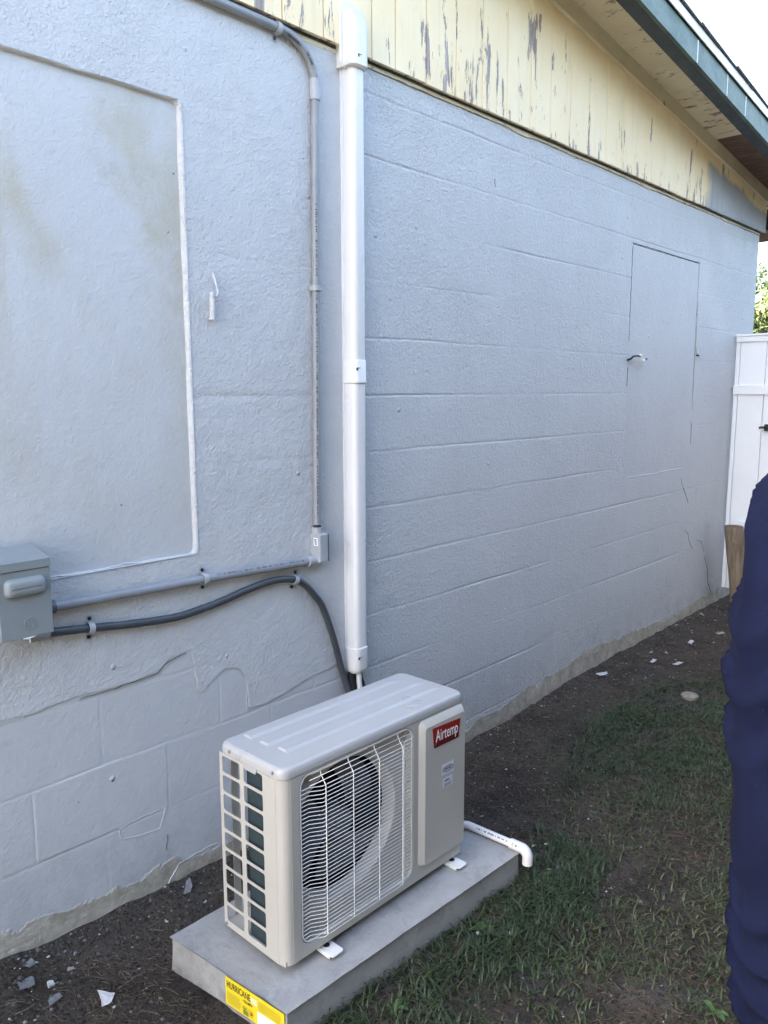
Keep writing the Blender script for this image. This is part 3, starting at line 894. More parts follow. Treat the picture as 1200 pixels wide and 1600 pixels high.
def pad_label():
    A = np.array([*PB['BL'], 0]); B = np.array([*PB['FL'], 0])
    d = (B - A); L = np.linalg.norm(d); d = d / L
    n = np.array([-d[1], d[0], 0.0]); n = -n if n[0] > 0 else n
    org = A + d * (L * .505) + n * .0055 + np.array([0, 0, -.082])
    W, H = L * .485, .076
    up_ = np.array([0, 0, 1.0])
    def patch(name, x0, x1, z0, z1, off, mat, parent):
        b = MB()
        P = [org + d * x + up_ * z + n * off for x, z in ((x0, z0), (x1, z0), (x1, z1), (x0, z1))]
        b.prism(P, -n * .0004)
        return b.build(name, mat, parent)
    lab = patch('label_sticker', 0, W, 0, H, 0, M['yellow'], pad)
    def letters(txt, x, z, h, mat, bold=0.0, sx=1.0, tag_='lettering'):
        v, f = text_mesh(txt, 1.0, bold, 0, 0, 1.0)
        s = h / (v[:, 1].max()); v[:, :2] *= s; v[:, 0] *= sx
        b = MB(); b.add(place2d(v, org + d * x + up_ * z + n * .0006, d, up_, n), f)
        b.build(tag_, mat, lab, fix=False)
        return v[:, 0].max()
    w = letters('HURRICANE', .006, H - .027, .019, M['black_print'], .019, .60)
    letters('PAD', .006 + w + .003, H - .0285, .017, M['white_print'], .02, .5)
    letters('-150 MPH', .062, H - .040, .0085, M['black_print'], .02, .75)
    pt = MB()
    def line(x0, x1, z, t_=.0013):
        P = [org + d * x + up_ * q + n * .0006 for x, q in ((x0, z), (x1, z), (x1, z + t_), (x0, z + t_))]
        pt.add(P, [(0, 1, 2, 3)])
    for r in range(9):
        line(.006, .050 + .008 * random.random(), H - .040 - r * .0037)
        if r > 2: line(.062, .100, H - .040 - r * .0037)
        if r < 7: line(.118, W - .008 - .01 * random.random(), H - .012 - r * .0037)
    pt.build('fine_print', M['olive_print'], lab, fix=False)
    patch('white_box', .115, W - .010, .004, .036, .0006, M['white_print'], lab)
    patch('green_mark', .064, .082, .004, .016, .0006, M['green_print'], lab)
    b = MB()
    P = [org + d * x + up_ * z + n * .0008 for x, z in ((.090, .012), (.102, .016), (.090, .022))]
    b.add(P, [(0, 1, 2)]); b.build('red_mark', M['red_print'], lab, fix=False)
    letters('Pads', .064, .018, .006, M['black_print'], .02, .8)
pad_label()

# ================================================================ air conditioner
AL, AD, AH, A0 = .7055, .2532, .520, .0243
ac = thing('air_conditioner', 'beige outdoor air conditioner unit with wire fan guard on concrete pad', 'air conditioner', (1.153, -.6073, 0), -.0155)
def arc(cx, cy, r, a0, a1, n=6):
    return [(cx + r * math.cos(math.radians(a0 + (a1 - a0) * i / n)), cy + r * math.sin(math.radians(a0 + (a1 - a0) * i / n))) for i in range(n + 1)]
LZ = A0 + .492
CR = .026
def ac_build():
    # --- wrap-round casing: left grille, rounded corner, front with guard opening, right end
    b = MB()
    rows = []
    for i in range(9):
        z0 = A0 + .019 + i * .0527
        rows.append((z0, z0 + .0445))
    holes = []
    for (z0, z1) in rows:
        holes.append(rrect(.013, .0865, z0 - .001, z1 - .001, .006, 3))        # u = distance from the back edge
        holes.append(rrect(.1035, .1785, z0 + .001, z1 + .001, .006, 3))
    outer = [(0, A0), (AD - CR, A0), (AD - CR, LZ), (0, LZ)]
    v, f = curve_mesh([outer] + holes, .0008, .0)
    b.add(place2d(v, (0, AD, 0), (0, -1, 0), (0, 0, 1), (1, 0, 0)), f)
    # corner
    rings = [[(x, y, z) for (x, y) in arc(CR, CR, CR, 180, 270, 8)] for z in (A0, LZ)]
    k = len(rings[0]); 
    b.loft(rings, 0, False, True, closed_u=False)
    # front plate with opening
    fv, ff = curve_mesh([[(CR, A0), (AL - .012, A0), (AL - .012, LZ), (CR, LZ)], rrect(.052, .476, A0 + .026, A0 + .488, .036, 8)], .0006, 0)
    b.add(place2d(fv, (0, 0, 0), (1, 0, 0), (0, 0, 1), (0, -1, 0)), ff)
    # inward lip of the opening
    ol = rrect(.052, .476, A0 + .026, A0 + .488, .036, 8); il = rrect(.056, .472, A0 + .030, A0 + .484, .033, 8)
    b.loft([[(x, 0, z) for x, z in ol], [(x, .007, z) for x, z in il]], 0, False, True)
    # right corner and end
    rings = [[(x, y, z) for (x, y) in arc(AL - .012, .012, .012, -90, 0, 5)] for z in (A0, LZ)]
    b.loft(rings, 0, False, True, closed_u=False)
    b.box(AL - .0012, AL, .012, AD - .002, A0, LZ)
    case = b.build('casing', M['tan'], ac)
    # bottom tray and back posts
    t = MB(); t.box(.004, AL - .004, .006, AD - .004, A0 - .001, A0 + .012)
    t.build('base_tray', M['tan'], ac)
    t = MB()
    t.box(.030, .052, AD - .006, AD - .004, A0 + .013, LZ - .002)
    t.build('back_post', M['tan'], ac)
    t = MB(); t.box(.42, AL - .0014, AD - .004, AD - .002, A0 + .013, LZ - .002)
    t.build('back_panel', M['tan'], ac)
    # coil: side leg and back leg
    t = MB(); t.box(.0105, .030, .050, .152, A0 + .013, LZ - .004); t.box(.0305, .52, .138, .154, A0 + .013, LZ - .004)
    t.build('coil', M['fins'], ac)
    # shroud plate with the round air opening
    S = .032
    circ = [(.241 + .192 * math.cos(a), A0 + .268 + .192 * math.sin(a)) for a in np.linspace(0, 2 * PI, 64, endpoint=False)]
    v, f = curve_mesh([rrect(.040, .478, A0 + .022, A0 + .492, .03, 6), circ], .0005, 0)
    t = MB(); t.add(place2d(v, (0, S, 0), (1, 0, 0), (0, 0, 1), (0, -1, 0)), f)
    ring = lambda r, y: [(.241 + r * math.cos(a), y, A0 + .268 + r * math.sin(a)) for a in np.linspace(0, 2 * PI, 64, endpoint=False)]
    t.loft([ring(.192, S - .001), ring(.185, S + .008), ring(.182, S + .04)], 0, False, True)
    ol2 = rrect(.040, .478, A0 + .022, A0 + .492, .03, 8)
    t.loft([[(x, .006, z) for x, z in il], [(x, S, z) for x, z in ol2]], 0, False, True)
    t.build('shroud', M['tan'], ac)
    t = MB(); t.box(.032, .50, .128, .134, A0 + .014, LZ - .006)
    t.build('coil_face', M['inner'], ac)
    # fan
    hub = MB()
    hub.tube([(.241, .045, A0 + .268), (.241, .048, A0 + .268), (.241, .062, A0 + .268), (.241, .10, A0 + .268)], [.018, .038, .043, .045], 24)
    fan = hub.build('fan', M['blade'], ac)
    for q in range(3):
        bl = MB(); rings = []
        for i in range(9):
            r = .040 + .130 * i / 8
            half = math.radians(28 + 22 * i / 8 - 6 * (i / 8) ** 3)
            rr = []
            for j in range(9):
                s = -1 + 2 * j / 8
                a = math.radians(120 * q + 40) + s * half + math.radians(16 * i / 8)
                y = .075 - .024 * s + .006 * (1 - s * s)
                rr.append((.241 + r * math.cos(a), y, A0 + .268 + r * math.sin(a)))
            rings.append(rr + [(x_, y_ + .0025, z_) for (x_, y_, z_) in reversed(rr)])
        bl.loft(rings, 0, True, True)
        bl.build('blade', M['blade'], fan)
    # --- wire guard
    g = MB()
    lp = rrect(.0575, .4705, A0 + .0315, A0 + .4825, .031, 8)
    g.tube([(x, .002, z) for x, z in lp], .0020, 6, closed=True)
    guard = g.build('fan_guard', M['wire'], ac)
    YO = -.0165
    z0g, z1g = A0 + .036, A0 + .479
    n = 42
    shared = {}
    for i in range(n):
        z = z0g + (z1g - z0g) * i / (n - 1)
        zr = z - A0
        dtop = (A0 + .4825) - z; dbot = z - (A0 + .0315)
        inset = 0.0
        dd = min(dtop, dbot)
        if dd < .031: inset = .031 - math.sqrt(max(0, .031 ** 2 - (.031 - dd) ** 2))
        yo = YO
        if dtop < .036: yo = YO + (.002 - YO) * (1 - (dtop - .004) / .032)
        key = (round(inset, 4), round(yo, 4))
        if key not in shared:
            xa, xb_ = .0575 + inset, .4705 - inset
            path = [(xa, .002, 0), (.084, .002, 0), (.114, yo, 0), (.414, yo, 0), (.442, .002, 0), (xb_, .002, 0)]
            if dtop < .026: path = [(xa + .02, yo, 0), (xb_ - .004, yo, 0)]
            w = MB(); w.tube(path, .00105, 5)
            shared[key] = w.build('wire', M['wire'], guard, (0, 0, z))
        else:
            o = shared[key].copy(); COL.objects.link(o); o.parent = guard; o.location = (0, 0, z)
    for x in (.124, .220, .317, .411):
        w = MB(); yv = YO - .0022
        w.tube([(x, .001, z1g + .001), (x, .001, z1g - .006), (x, yv, z1g - .034), (x, yv, z0g + .004), (x, .001, z0g - .004)], .0014, 6)
        w.build('wire', M['wire'], guard)
    # --- service panel, raised with chamfer
    b = MB()
    o0 = rrect(.497, AL - .006, A0 + .040, A0 + .486, .016, 6); o1 = rrect(.512, AL - .010, A0 + .045, A0 + .466, .012, 6)
    o05 = rrect(.500, AL - .007, A0 + .041, A0 + .482, .016, 6)
    b.loft([[(x, -.0004, z) for x, z in o0], [(x, -.0055, z) for x, z in o05], [(x, -.0145, z) for x, z in o1], ], 0, True, True)
    b.build('service_panel', M['tan'], ac)
    PY = -.0150
    # badge
    b = MB()
    b.prism([(.541, PY - .0002, A0 + .4575), (.670, PY - .0002, A0 + .4515), (.6615, PY - .0002, A0 + .394), (.549, PY - .0002, A0 + .3965)], (0, -.0012, 0))
    bd = b.build('badge', M['badge'], ac)
    v, f = text_mesh('Airtemp', 1.0, .006)
    v[:, 0] *= .103 / v[:, 0].max(); v[:, 1] *= .047 / v[:, 1].max()
    b = MB(); b.add(place2d(v, (.5545, PY - .0018, A0 + .4015), (1, 0, -.02), (0, 0, 1), (0, -1, 0)), f)
    b.build('lettering', M['white_print'], bd, fix=False)
    b = MB()
    b.add([(.5525, PY - .0017, A0 + .3995), (.5600, PY - .0017, A0 + .420), (.5635, PY - .0017, A0 + .422)], [(0, 1, 2)])
    b.build('letter_tail', M['white_print'], bd, fix=False)
    # two small stickers
    b = MB(); b.prism([(.585, PY - .0002, A0 + .297), (.642, PY - .0002, A0 + .294), (.642, PY - .0002, A0 + .331), (.585, PY - .0002, A0 + .331)], (0, -.0004, 0))
    st = b.build('sticker', M['sticker'], ac)
    b = MB(); b.tube([(.6135 + .024 * math.cos(a), PY - .0009, A0 + .3128 + .0085 * math.sin(a)) for a in np.linspace(0, 2 * PI, 28, endpoint=False)], .0010, 4, closed=True)
    for i in range(5):
        b.box(.598 + i * .0065, .602 + i * .0065, PY - .0009, PY - .0005, A0 + .3095, A0 + .3165)
    b.build('oval_mark', M['navy_print'], st)
    b = MB(); b.prism([(.591, PY - .0002, A0 + .256), (.637, PY - .0002, A0 + .255), (.637, PY - .0002, A0 + .286), (.591, PY - .0002, A0 + .287)], (0, -.0004, 0))
    st = b.build('sticker', M['sticker'], ac)
    b = MB()
    for i in range(4): b.box(.598 + i * .006, .6025 + i * .006, PY - .0009, PY - .0005, A0 + .2745, A0 + .2795)
    for r in range(3): b.box(.595, .632 - .006 * (r % 2), PY - .0009, PY - .0005, A0 + .267 - r * .004, A0 + .2682 - r * .004)
    b.build('fine_print', M['navy_print'], st)
    # --- lid
    b = MB()
    def lidring(z, g, r): return [(x, y, z) for x, y in rrect(-.0025 + g, AL + .0025 - g, -.0025 + g, AD + .002 - g, r, 6)]
    b.loft([lidring(LZ + .002, .0, .027), lidring(A0 + .506, .0, .027), lidring(A0 + .514, .0022, .026), lidring(A0 + .5188, .006, .024), lidring(A0 + .520, .012, .02)], 0, True, True)
    lid = b.build('lid', M['lid'], ac)
    for (ya, yb, xa, xb_) in ((.196, .232, .060, .640), (.130, .170, .064, .675), (.066, .108, .072, .682)):
        r = MB(); m = .009; zt = A0 + .5202
        r.add([(xa, ya, zt), (xb_, ya, zt), (xb_, yb, zt), (xa, yb, zt), (xa + m * .45, ya + m, zt + .0052), (xb_ - m * 3, ya + m, zt + .0052), (xb_ - m * 3, yb - m, zt + .0052), (xa + m * .45, yb - m, zt + .0052)],
              [(0, 1, 5, 4), (1, 2, 6, 5), (2, 3, 7, 6), (3, 0, 4, 7), (4, 5, 6, 7)])
        r.build('rib', M['lid'], lid)
    h = MB(); h.prism([(-.0030, .092, LZ + .004), (-.0030, .150, LZ + .004), (-.0030, .142, LZ - .012), (-.0030, .100, LZ - .012)], (.002, 0, 0))
    h.build('hand_grip', M['lid'], ac)
    # screws
    for (y, z) in ((.204, A0 + .5065), (.032, A0 + .5075), (.243, A0 + .008)):
        s = MB(); s.cyl((-.0022, y, z), (-1, 0, 0), .0042, .0024, 12); s.cyl((-.0046, y, z), (-1, 0, 0), .0026, .0006, 8)
        s.build('screw', M['steel'], ac)
    # feet
    for x in (.118, .640):
        f_ = MB()
        v, ff = curve_mesh([rrect(0, .040, 0, .062, .008, 4), rrect(.012, .028, .010, .024, .005, 3)], .0012, .0006)
        f_.add(place2d(v, (x, .020, .012), (1, 0, 0), (0, -1, 0), (0, 0, 1)), ff)
        f_.box(x, x + .0022, -.030, .018, .0015, .0105); f_.box(x + .0378, x + .040, -.030, .018, .0015, .0105)
        f_.box(x + .004, x + .036, .012, .020, .0135, A0 + .001)
        fo = f_.build('foot', M['wire'], ac)
        s = MB(); s.cyl((x + .020, .003, .004), (0, 0, 1), .0058, .013, 6); s.cyl((x + .020, .003, .0135), (0, 0, 1), .009, .0015, 12)
        s.build('bolt', M['screw_black'], fo)
    for x in (.118, .640):
        f_ = MB(); f_.box(x, x + .04, AD - .03, AD + .03, .002, .0045); f_.box(x + .004, x + .036, AD - .03, AD - .022, .005, A0 - .002)
        f_.build('foot', M['wire'], ac)
ac_build()

# ================================================================ white line-set cover
cover = thing('pipe_cover', 'tall white plastic pipe cover running up the wall to the gable', 'pipe cover', (2.001, 0, .424))
def cprof(w, d, r, z, x0=0.0, n=5):
    pts = [(x0 - w / 2, 0)]
    pts += arc(x0 - w / 2 + r, -d + r, r, 180, 270, n) + arc(x0 + w / 2 - r, -d + r, r, 270, 360, n) + [(x0 + w / 2, 0)]
    return [(x, y, z) for x, y in pts]
def cov():
    Z = lambda z: z - .424
    b = MB()
    b.loft([cprof(.061, .060, .019, Z(.50)), cprof(.061, .060, .019, Z(2.49))], 0, True, True)
    # base rail showing as a fine step on the wall
    b.loft([cprof(.069, .010, .003, Z(.50)), cprof(.069, .010, .003, Z(2.49))], 0, True, True)
    b.build('duct', M['white_pvc'], cover)
    b = MB()
    b.loft([cprof(.064, .062, .019, Z(1.464)), cprof(.068, .065, .021, Z(1.466)), cprof(.068, .065, .021, Z(1.474)), cprof(.0665, .064, .021, Z(1.476)), cprof(.0665, .064, .021, Z(1.540)), cprof(.062, .061, .019, Z(1.544))], 0, True, True)
    cp = b.build('coupling', M['white_pvc'], cover)
    def hole(zc, par, d):
        s = MB(); s.box(-.024, -.019, -d - .0008, -d + .004, zc - .004, zc + .005); s.box(-.0195, -.008, -d - .0006, -d + .003, zc + .003, zc + .005)
        s.build('clip_slot', M['print'], par)
    b = MB()
    b.loft([cprof(.036, .036, .015, Z(.424)), cprof(.054, .053, .018, Z(.4255)), cprof(.064, .0615, .020, Z(.434)), cprof(.067, .064, .021, Z(.446)), cprof(.067, .064, .021, Z(.520)), cprof(.062, .061, .019, Z(.522))], 0, True, True)
    c2 = b.build('end_fitting', M['white_pvc'], cover)
    b = MB(); rings = []
    for z in (2.474, 2.477, 2.51, 2.545, 2.578): rings.append(cprof(.084, .078 if z > 2.475 else .068, .028, Z(z), -.006))
    for a in range(10, 91, 8):
        t = math.radians(a)
        rings.append(cprof(.084 - .012 * (1 - math.cos(t)), .034 + .044 * math.cos(t), .028 - .012 * math.sin(t), Z(2.578) + .072 * math.sin(t), -.006))
    b.loft(rings, 0, True, True)
    # flat wall flange of the cap
    b.loft([[(x, -.034, z) for x, z in rrect(-.058, .040, Z(2.47), Z(2.672), .03, 5)], [(x, -.029, z) for x, z in rrect(-.060, .042, Z(2.468), Z(2.674), .03, 5)]], 0, True, False)
    c3 = b.build('wall_cap', M['white_pvc'], cover)
    hole(Z(1.512), cp, .0642); hole(Z(.486), c2, .0642); hole(Z(2.502), c3, .0782)
cov()
line = thing('refrigerant_line', 'white insulated pipe with black foam leaving the bottom of the pipe cover', 'pipe', (2.001, -.03, .424))
b = MB(); b.tube([(.004, -.006, .004), (.004, -.006, -.04), (.002, -.03, -.16), (-.02, -.12, -.24), (-.08, -.22, -.27), (-.13, -.262, -.272)], .0105, 12)
b.build('insulated_pipe', M['white_pvc'], line)
for sx in (-1, 1):
    b = MB(); b.tube([(sx * .016, .012, .003), (sx * .020, .010, -.03), (sx * .026, .006, -.08), (sx * .026, -.01, -.14), (sx * .01 - .02, -.10, -.22), (-.10, -.20, -.25)], [.013, .016, .021, .020, .016, .014], 12)
    b.build('foam_sleeve', M['black_rubber'], line)

# ================================================================ grey PVC conduit
def strap(parent, c, along, r, gap=.004, mat='grey_pvc_light', tabs=(1, -1), wdt=.016):
    """two-hole strap round a pipe that runs along `along` at c on the wall"""
    c = Vector(c); t = Vector(along).normalized(); n = Vector((0, -1, 0)); s = t.cross(n).normalized()
    R = r + .0018; b = MB()
    prof = []
    back = c.y - 0.0
    prof.append((R + .016, c.y + .0035 + .0015)); prof.append((R + .003, c.y + .0015 + .0035))
    pts = [(R, 0.0)] + [(R * math.cos(a), R * math.sin(a)) for a in np.linspace(.25, PI - .25, 9)] + [(-R, 0.0)]
    inner = []
    outer = [(q[0], q[1]) for q in pts]
    wall = -(-c.y) + .005                      # distance from axis to the wall side, negative along n
    outline = []
    if 1 in tabs: outline += [(R + .018, wall), (R + .002, wall)]
    else: outline += [(R, wall)]
    outline += outer
    if -1 in tabs: outline += [(-R - .002, wall), (-R - .018, wall)]
    else: outline += [(-R, wall)]
    rings = []
    for (u, w) in outline:
        L = math.hypot(u, w) or 1
        rings.append((u, w))
    th = .0022
    V0 = []
    for k in (-wdt / 2, wdt / 2):
        V0.append([c + t * k + s * u + n * w for u, w in rings])
    V1 = []
    for k in (-wdt / 2, wdt / 2):
        V1.append([c + t * k + s * (u * (1 + th / max(R, abs(u)) if abs(u) <= R + .001 else 1)) + n * (w + th) for u, w in rings])
    m = len(rings)
    b.loft([V0[0], V0[1], V1[1], V1[0], V0[0]], 0, False, False, closed_u=False)
    st = b.build('strap', M[mat], parent)
    for sg in tabs:
        q = MB(); p = c + s * sg * (R + .011) + n * (wall + th - .0005)
        q.cyl(p, n, .0052, .0035, 10)
        q.build('screw', M['screw_black'], st)
def print_marks(parent, path, r, view, start, end, mat, ht=.005, dens=.62, name='print'):
    """rows of small printed marks along a straight pipe, on the side that faces `view`"""
    a, b_ = Vector(path[0]), Vector(path[1]); t = (b_ - a).normalized(); v = Vector(view); v = (v - t * v.dot(t)).normalized(); s = t.cross(v)
    q = MB(); L = (b_ - a).length; x = start * L
    while x < end * L:
        w = .0016 + .002 * random.random()
        if random.random() < dens:
            h = ht * (.6 + .4 * random.random())
            R = r + .0003
            P = []
            for uu, ww in ((x, -h / 2), (x + w, -h / 2), (x + w, h / 2), (x, h / 2)):
                an = ww / R
                P.append(a + t * uu + v * (R * math.cos(an)) + s * (R * math.sin(an)))
            q.add(P, [(0, 1, 2, 3)])
        x += w + .0012
    if q.f: tag(q.build(name, M[mat], parent, fix=False), kind='stuff')

cond = thing('conduit', 'grey rigid plastic conduit from the roof edge down to the switch box', 'conduit')
PR = .01335
YC = -.0190
vx0, vx1 = 1.8415, 1.8235
b = MB()
b.tube([(1.823, YC, .99), (1.830, YC, 1.5), (1.837, YC, 2.10), (1.8405, YC, 2.36)], PR, 14)
b.build('pipe', M['grey_pvc'], cond)
b = MB()
pth = [(1.8405, YC, 2.355), (1.8408, YC, 2.390)]
for a in np.linspace(0, 90, 12):
    t = math.radians(a); pth.append((1.705 + .136 * math.cos(t), YC, 2.392 + .120 * math.sin(t)))
pth += [(1.62, YC, 2.513), (1.40, YC, 2.5135), (0.6, YC, 2.514), (-2.5, YC, 2.514)]
b.tube(pth, PR, 14)
b.build('bend', M['grey_pvc'], cond)
b = MB(); b.cyl((1.8403, YC, 2.345), (0, 0, 1), PR + .0032, .062, 16)
b.build('coupling', M['grey_pvc_light'], cond)
b = MB(); b.tube([(.895, YC, .8915), (1.35, YC, .883), (1.785, YC, .8685)], PR, 14)
hp = b.build('pipe', M['grey_pvc'], cond)
b = MB(); b.cyl((.872, YC, .892), (1, 0, -.015), PR + .004, .030, 16)
b.build('box_adapter', M['grey_pvc_dark'], cond)
# pull elbow where the runs meet
b = MB()
b.cbox(1.806, 1.847, -.050, -.001, .862, .962, .006)
b.cyl((1.8235, YC, .958), (0, 0, 1), .0185, .024, 16); b.cyl((1.776, YC, .8688), (1, 0, -.02), .0185, .034, 16)
lb = b.build('pull_elbow', M['grey_pvc_light'], cond)
b = MB(); b.cbox(1.8475, 1.8505, -.049, -.003, .864, .958, .001); b.build('cover_plate', M['grey_pvc_dark'], lb)
b = MB(); b.prism([(1.8056, -.041, .921), (1.8056, -.020, .921), (1.8056, -.020, .948), (1.8056, -.041, .948)], (-.0004, 0, 0))
b2 = b.build('sticker', M['white_print'], lb)
b = MB()
for i in range(3): b.box(1.8049, 1.8052, -.036 + .0005 * i, -.026 + .001 * i, .925 + i * .007, .929 + i * .007)
b.build('fine_print', M['black_print'], b2)
b = MB(); b.cyl((1.8235, YC, .980), (0, 0, 1), PR + .0012, .006, 14); b.build('glue_ring', M['navy_print'], lb)
strap(cond, (1.362, YC, .8825), (1, 0, -.02), PR)
strap(cond, (1.692, YC, 2.5105), (1, 0, -.12), PR)
strap(cond, (1.8335, YC, 1.769), (0, 0, 1), PR, tabs=(1,))
print_marks(cond, [(1.38, YC, .8825), (1.77, YC, .8690)], PR, (0, -.75, .65), .05, .95, 'print', .0065)
print_marks(cond, [(1.823, YC, 1.0), (1.837, YC, 2.1)], PR, (-.5, -.85, 0), .02, .95, 'print', .006, .5)
print_marks(cond, [(1.72, YC, 2.5095), (1.776, YC, 2.493)], PR, (0, -.8, -.6), 0, 1, 'print', .009, .9)
print_marks(cond, [(1.803, YC, 2.476), (1.826, YC, 2.445)], PR, (-.3, -.9, -.3), 0, 1, 'print', .009, .95)
print_marks(cond, [(1.8375, YC, 2.437), (1.841, YC, 2.400)], PR, (-.5, -.9, 0), 0, 1, 'print', .009, .9)

whip = thing('flexible_conduit', 'dark grey flexible conduit curving from switch box behind the unit', 'conduit')
W_ = [(.866, .828), (.90, .824), (.997, .8125), (1.12, .797), (1.25, .7865), (1.34, .791), (1.435, .803), (1.51, .817), (1.59, .8275), (1.66, .828), (1.722, .8155), (1.77, .787), (1.81, .745), (1.842, .705), (1.87, .645), (1.893, .585), (1.913, .525), (1.932, .46)]
path = [(x, -.016, z) for x, z in W_] + [(1.950, -.022, .395), (1.962, -.05, .31), (1.95, -.13, .24), (1.90, -.24, .21), (1.86, -.32, .205)]
def smooth_path(P, n=6):
    P = [Vector(p) for p in P]; out = []
    for i in range(len(P) - 1):
        p0, p1, p2, p3 = P[max(i - 1, 0)], P[i], P[i + 1], P[min(i + 2, len(P) - 1)]
        for k in range(n):
            t = k / n
            out.append(.5 * ((2 * p1) + (p2 - p0) * t + (2 * p0 - 5 * p1 + 4 * p2 - p3) * t * t + (3 * p1 - p0 - 3 * p2 + p3) * t ** 3))
    out.append(P[-1]); return out
sp = smooth_path(path, 16)
acc = 0; rad = []
for i, p in enumerate(sp):
    if i: acc += (p - sp[i - 1]).length
    rad.append(.0118 + .00035 * math.sin(acc * 2 * PI / .0075))
b = MB(); b.tube(sp, rad, 12); b.build('hose', M['whip'], whip)
b = MB(); b.tube([(.818, -.030, .868), (.820, -.026, .838), (.838, -.020, .828), (.872, -.016, .8275)], [.015, .016, .0165, .0165], 14)
b.cyl((.866, -.016, .828), (1, 0, -.05), .0185, .016, 12)
b.build('connector', M['grey_pvc'], whip)
strap(whip, (.997, -.016, .8125), (1, 0, -.1), .0122)
strap(whip, (1.722, -.016, .8155), (1, 0, -.35), .0122)

# ================================================================ switch box
bx = thing('switch_box', 'grey metal switch box with raised handle bump, mounted on the wall', 'switch box', (.797, 0, .862))
b = MB(); b.cbox(-.060, .0605, -.092, -.001, .0, .172, .002); b.build('enclosure', M['box_metal'], bx)
b = MB()
b.add([(-.064, -.104, .157), (.0635, -.104, .157), (.0635, -.104, .177), (-.064, -.104, .177), (-.064, -.002, .199), (.0635, -.002, .199), (-.064, -.002, .172), (.0635, -.002, .172), (-.064, -.100, .157), (.0635, -.100, .157)],
      [(0, 1, 2, 3), (3, 2, 5, 4), (1, 9, 7, 5, 2), (0, 3, 4, 6, 8), (4, 5, 7, 6), (8, 6, 7, 9), (0, 8, 9, 1)])
b.build('hood', M['box_metal'], bx)
b = MB(); b.cbox(-.0635, .0630, -.101, -.0925, -.010, .1555, .0015)
dr = b.build('door', M['box_metal'], bx)
b = MB()
rings = []
for (g, y) in ((0, -.1008), (.0005, -.104), (.004, -.112), (.009, -.1155), (.016, -.1165)):
    rings.append([(x, y, z) for x, z in rrect(-.0495 + g, .0495 - g, .0925 + g, .1385 - g, max(.003, .014 - g * .4), 6)])
b.loft(rings, 0, True, True); b.build('handle_bump', M['box_metal'], dr)
b = MB()
EX, EZ, EY = .006, .024, -.1013
ring_ = lambda r: [(EX + r * math.cos(a), EY, EZ + r * math.sin(a)) for a in np.linspace(0, 2 * PI, 28, endpoint=False)]
b.tube(ring_(.0135), .0010, 5, closed=True)
b.tube(ring_(.0105), .0004, 5, closed=True)
g_ = [(-.0045, .0030), (-.0060, -.0005), (-.0050, -.0045), (-.0020, -.0050), (-.0005, -.0010), (-.0020, .0035), (-.0040, .0050), (-.0055, .0020), (-.0030, .0000), (.0000, .0010)]
e_ = [(.0060, .0030), (.0040, .0055), (.0015, .0040), (.0020, .0010), (.0042, .0004), (.0018, -.0012), (.0014, -.0042), (.0042, -.0055), (.0065, -.0025)]
for pts in (g_, e_):
    b.tube(smooth_path([(EX + x, EY, EZ + z) for x, z in pts], 4), .0008, 5)
for a in (45, 135, 225, 315):
    t = math.radians(a)
    b.tube([(EX + .0075 * math.cos(t), EY, EZ + .0075 * math.sin(t)), (EX + .0092 * math.cos(t + .35), EY, EZ + .0092 * math.sin(t + .35)), (EX + .0078 * math.cos(t + .7), EY, EZ + .0078 * math.sin(t + .7))], .0005, 4)
b.build('emblem', M['box_metal'], dr)
b = MB(); b.tube([(-.012, -.098, -.011), (.0, -.100, -.0125), (.012, -.099, -.011), (.026, -.096, -.009)], .0022, 6); b.tube([(.004, -.098, -.012), (.004, -.099, -.024)], .0012, 5)
b.build('seal_tag', M['white_print'], bx)

# ================================================================ hooks on the wall
hk = thing('wall_hook', 'pipe hook with upright pin, painted over in wall grey, beside the big panel', 'hook', (1.431, 0, 1.70))
b = MB(); b.tube([(-.006, -.016, -.056), (-.005, -.017, .002), (-.004, -.018, .020)], [.0085, .0085, .008], 12)
b.tube([(-.006, -.016, -.054), (-.006, .004, -.054)], .004, 8)
b.build('sleeve', M['ridge'], hk)
b = MB(); b.tube(smooth_path([(-.006, -.020, .020), (.002, -.022, .010), (.010, -.021, .016), (.0125, -.019, .028), (.012, -.012, .052), (.010, -.003, .074), (.0095, .003, .078)], 5), .0036, 8)
b.build('pin', M['ridge'], hk)
hk2 = thing('shutter_catch', 'small bent rusty catch at the left edge of the far flush panel', 'catch', (4.16, 0, 1.612))
b = MB(); b.tube(smooth_path([(-.02, .004, -.012), (-.018, -.022, -.004), (-.01, -.026, .006), (.04, -.028, .012), (.078, -.028, .010)], 4), .0055, 8)
b.build('arm', M['screw_black'], hk2)
b = MB(); b.tube(smooth_path([(.06, -.028, .016), (.082, -.029, .014), (.090, -.029, -.004), (.098, -.029, -.012), (.125, -.028, -.010)], 4), .0085, 8)
b.build('pale_tip', M['wire'], hk2)
b = MB(); b.tube([(.12, -.028, -.010), (.165, -.026, -.002), (.172, -.024, 0)], .0045, 8); b.build('rusty_end', M['screw_black'], hk2)
hk3 = thing('wall_cleat', 'tiny painted cleat on the wall right of the far flush panel', 'cleat', (5.10, 0, 1.67))
b = MB(); b.tube(smooth_path([(-.005, -.002, .04), (-.004, -.012, .0), (.0, -.02, -.012), (.012, -.018, -.010), (.014, -.012, .03)], 4), .005, 8)
b.build('hook', M['ridge'], hk3)
b = MB(); b.tube([(0, .003, -.014), (0, -.016, -.016)], .006, 8); b.build('stud', M['screw_black'], hk3)

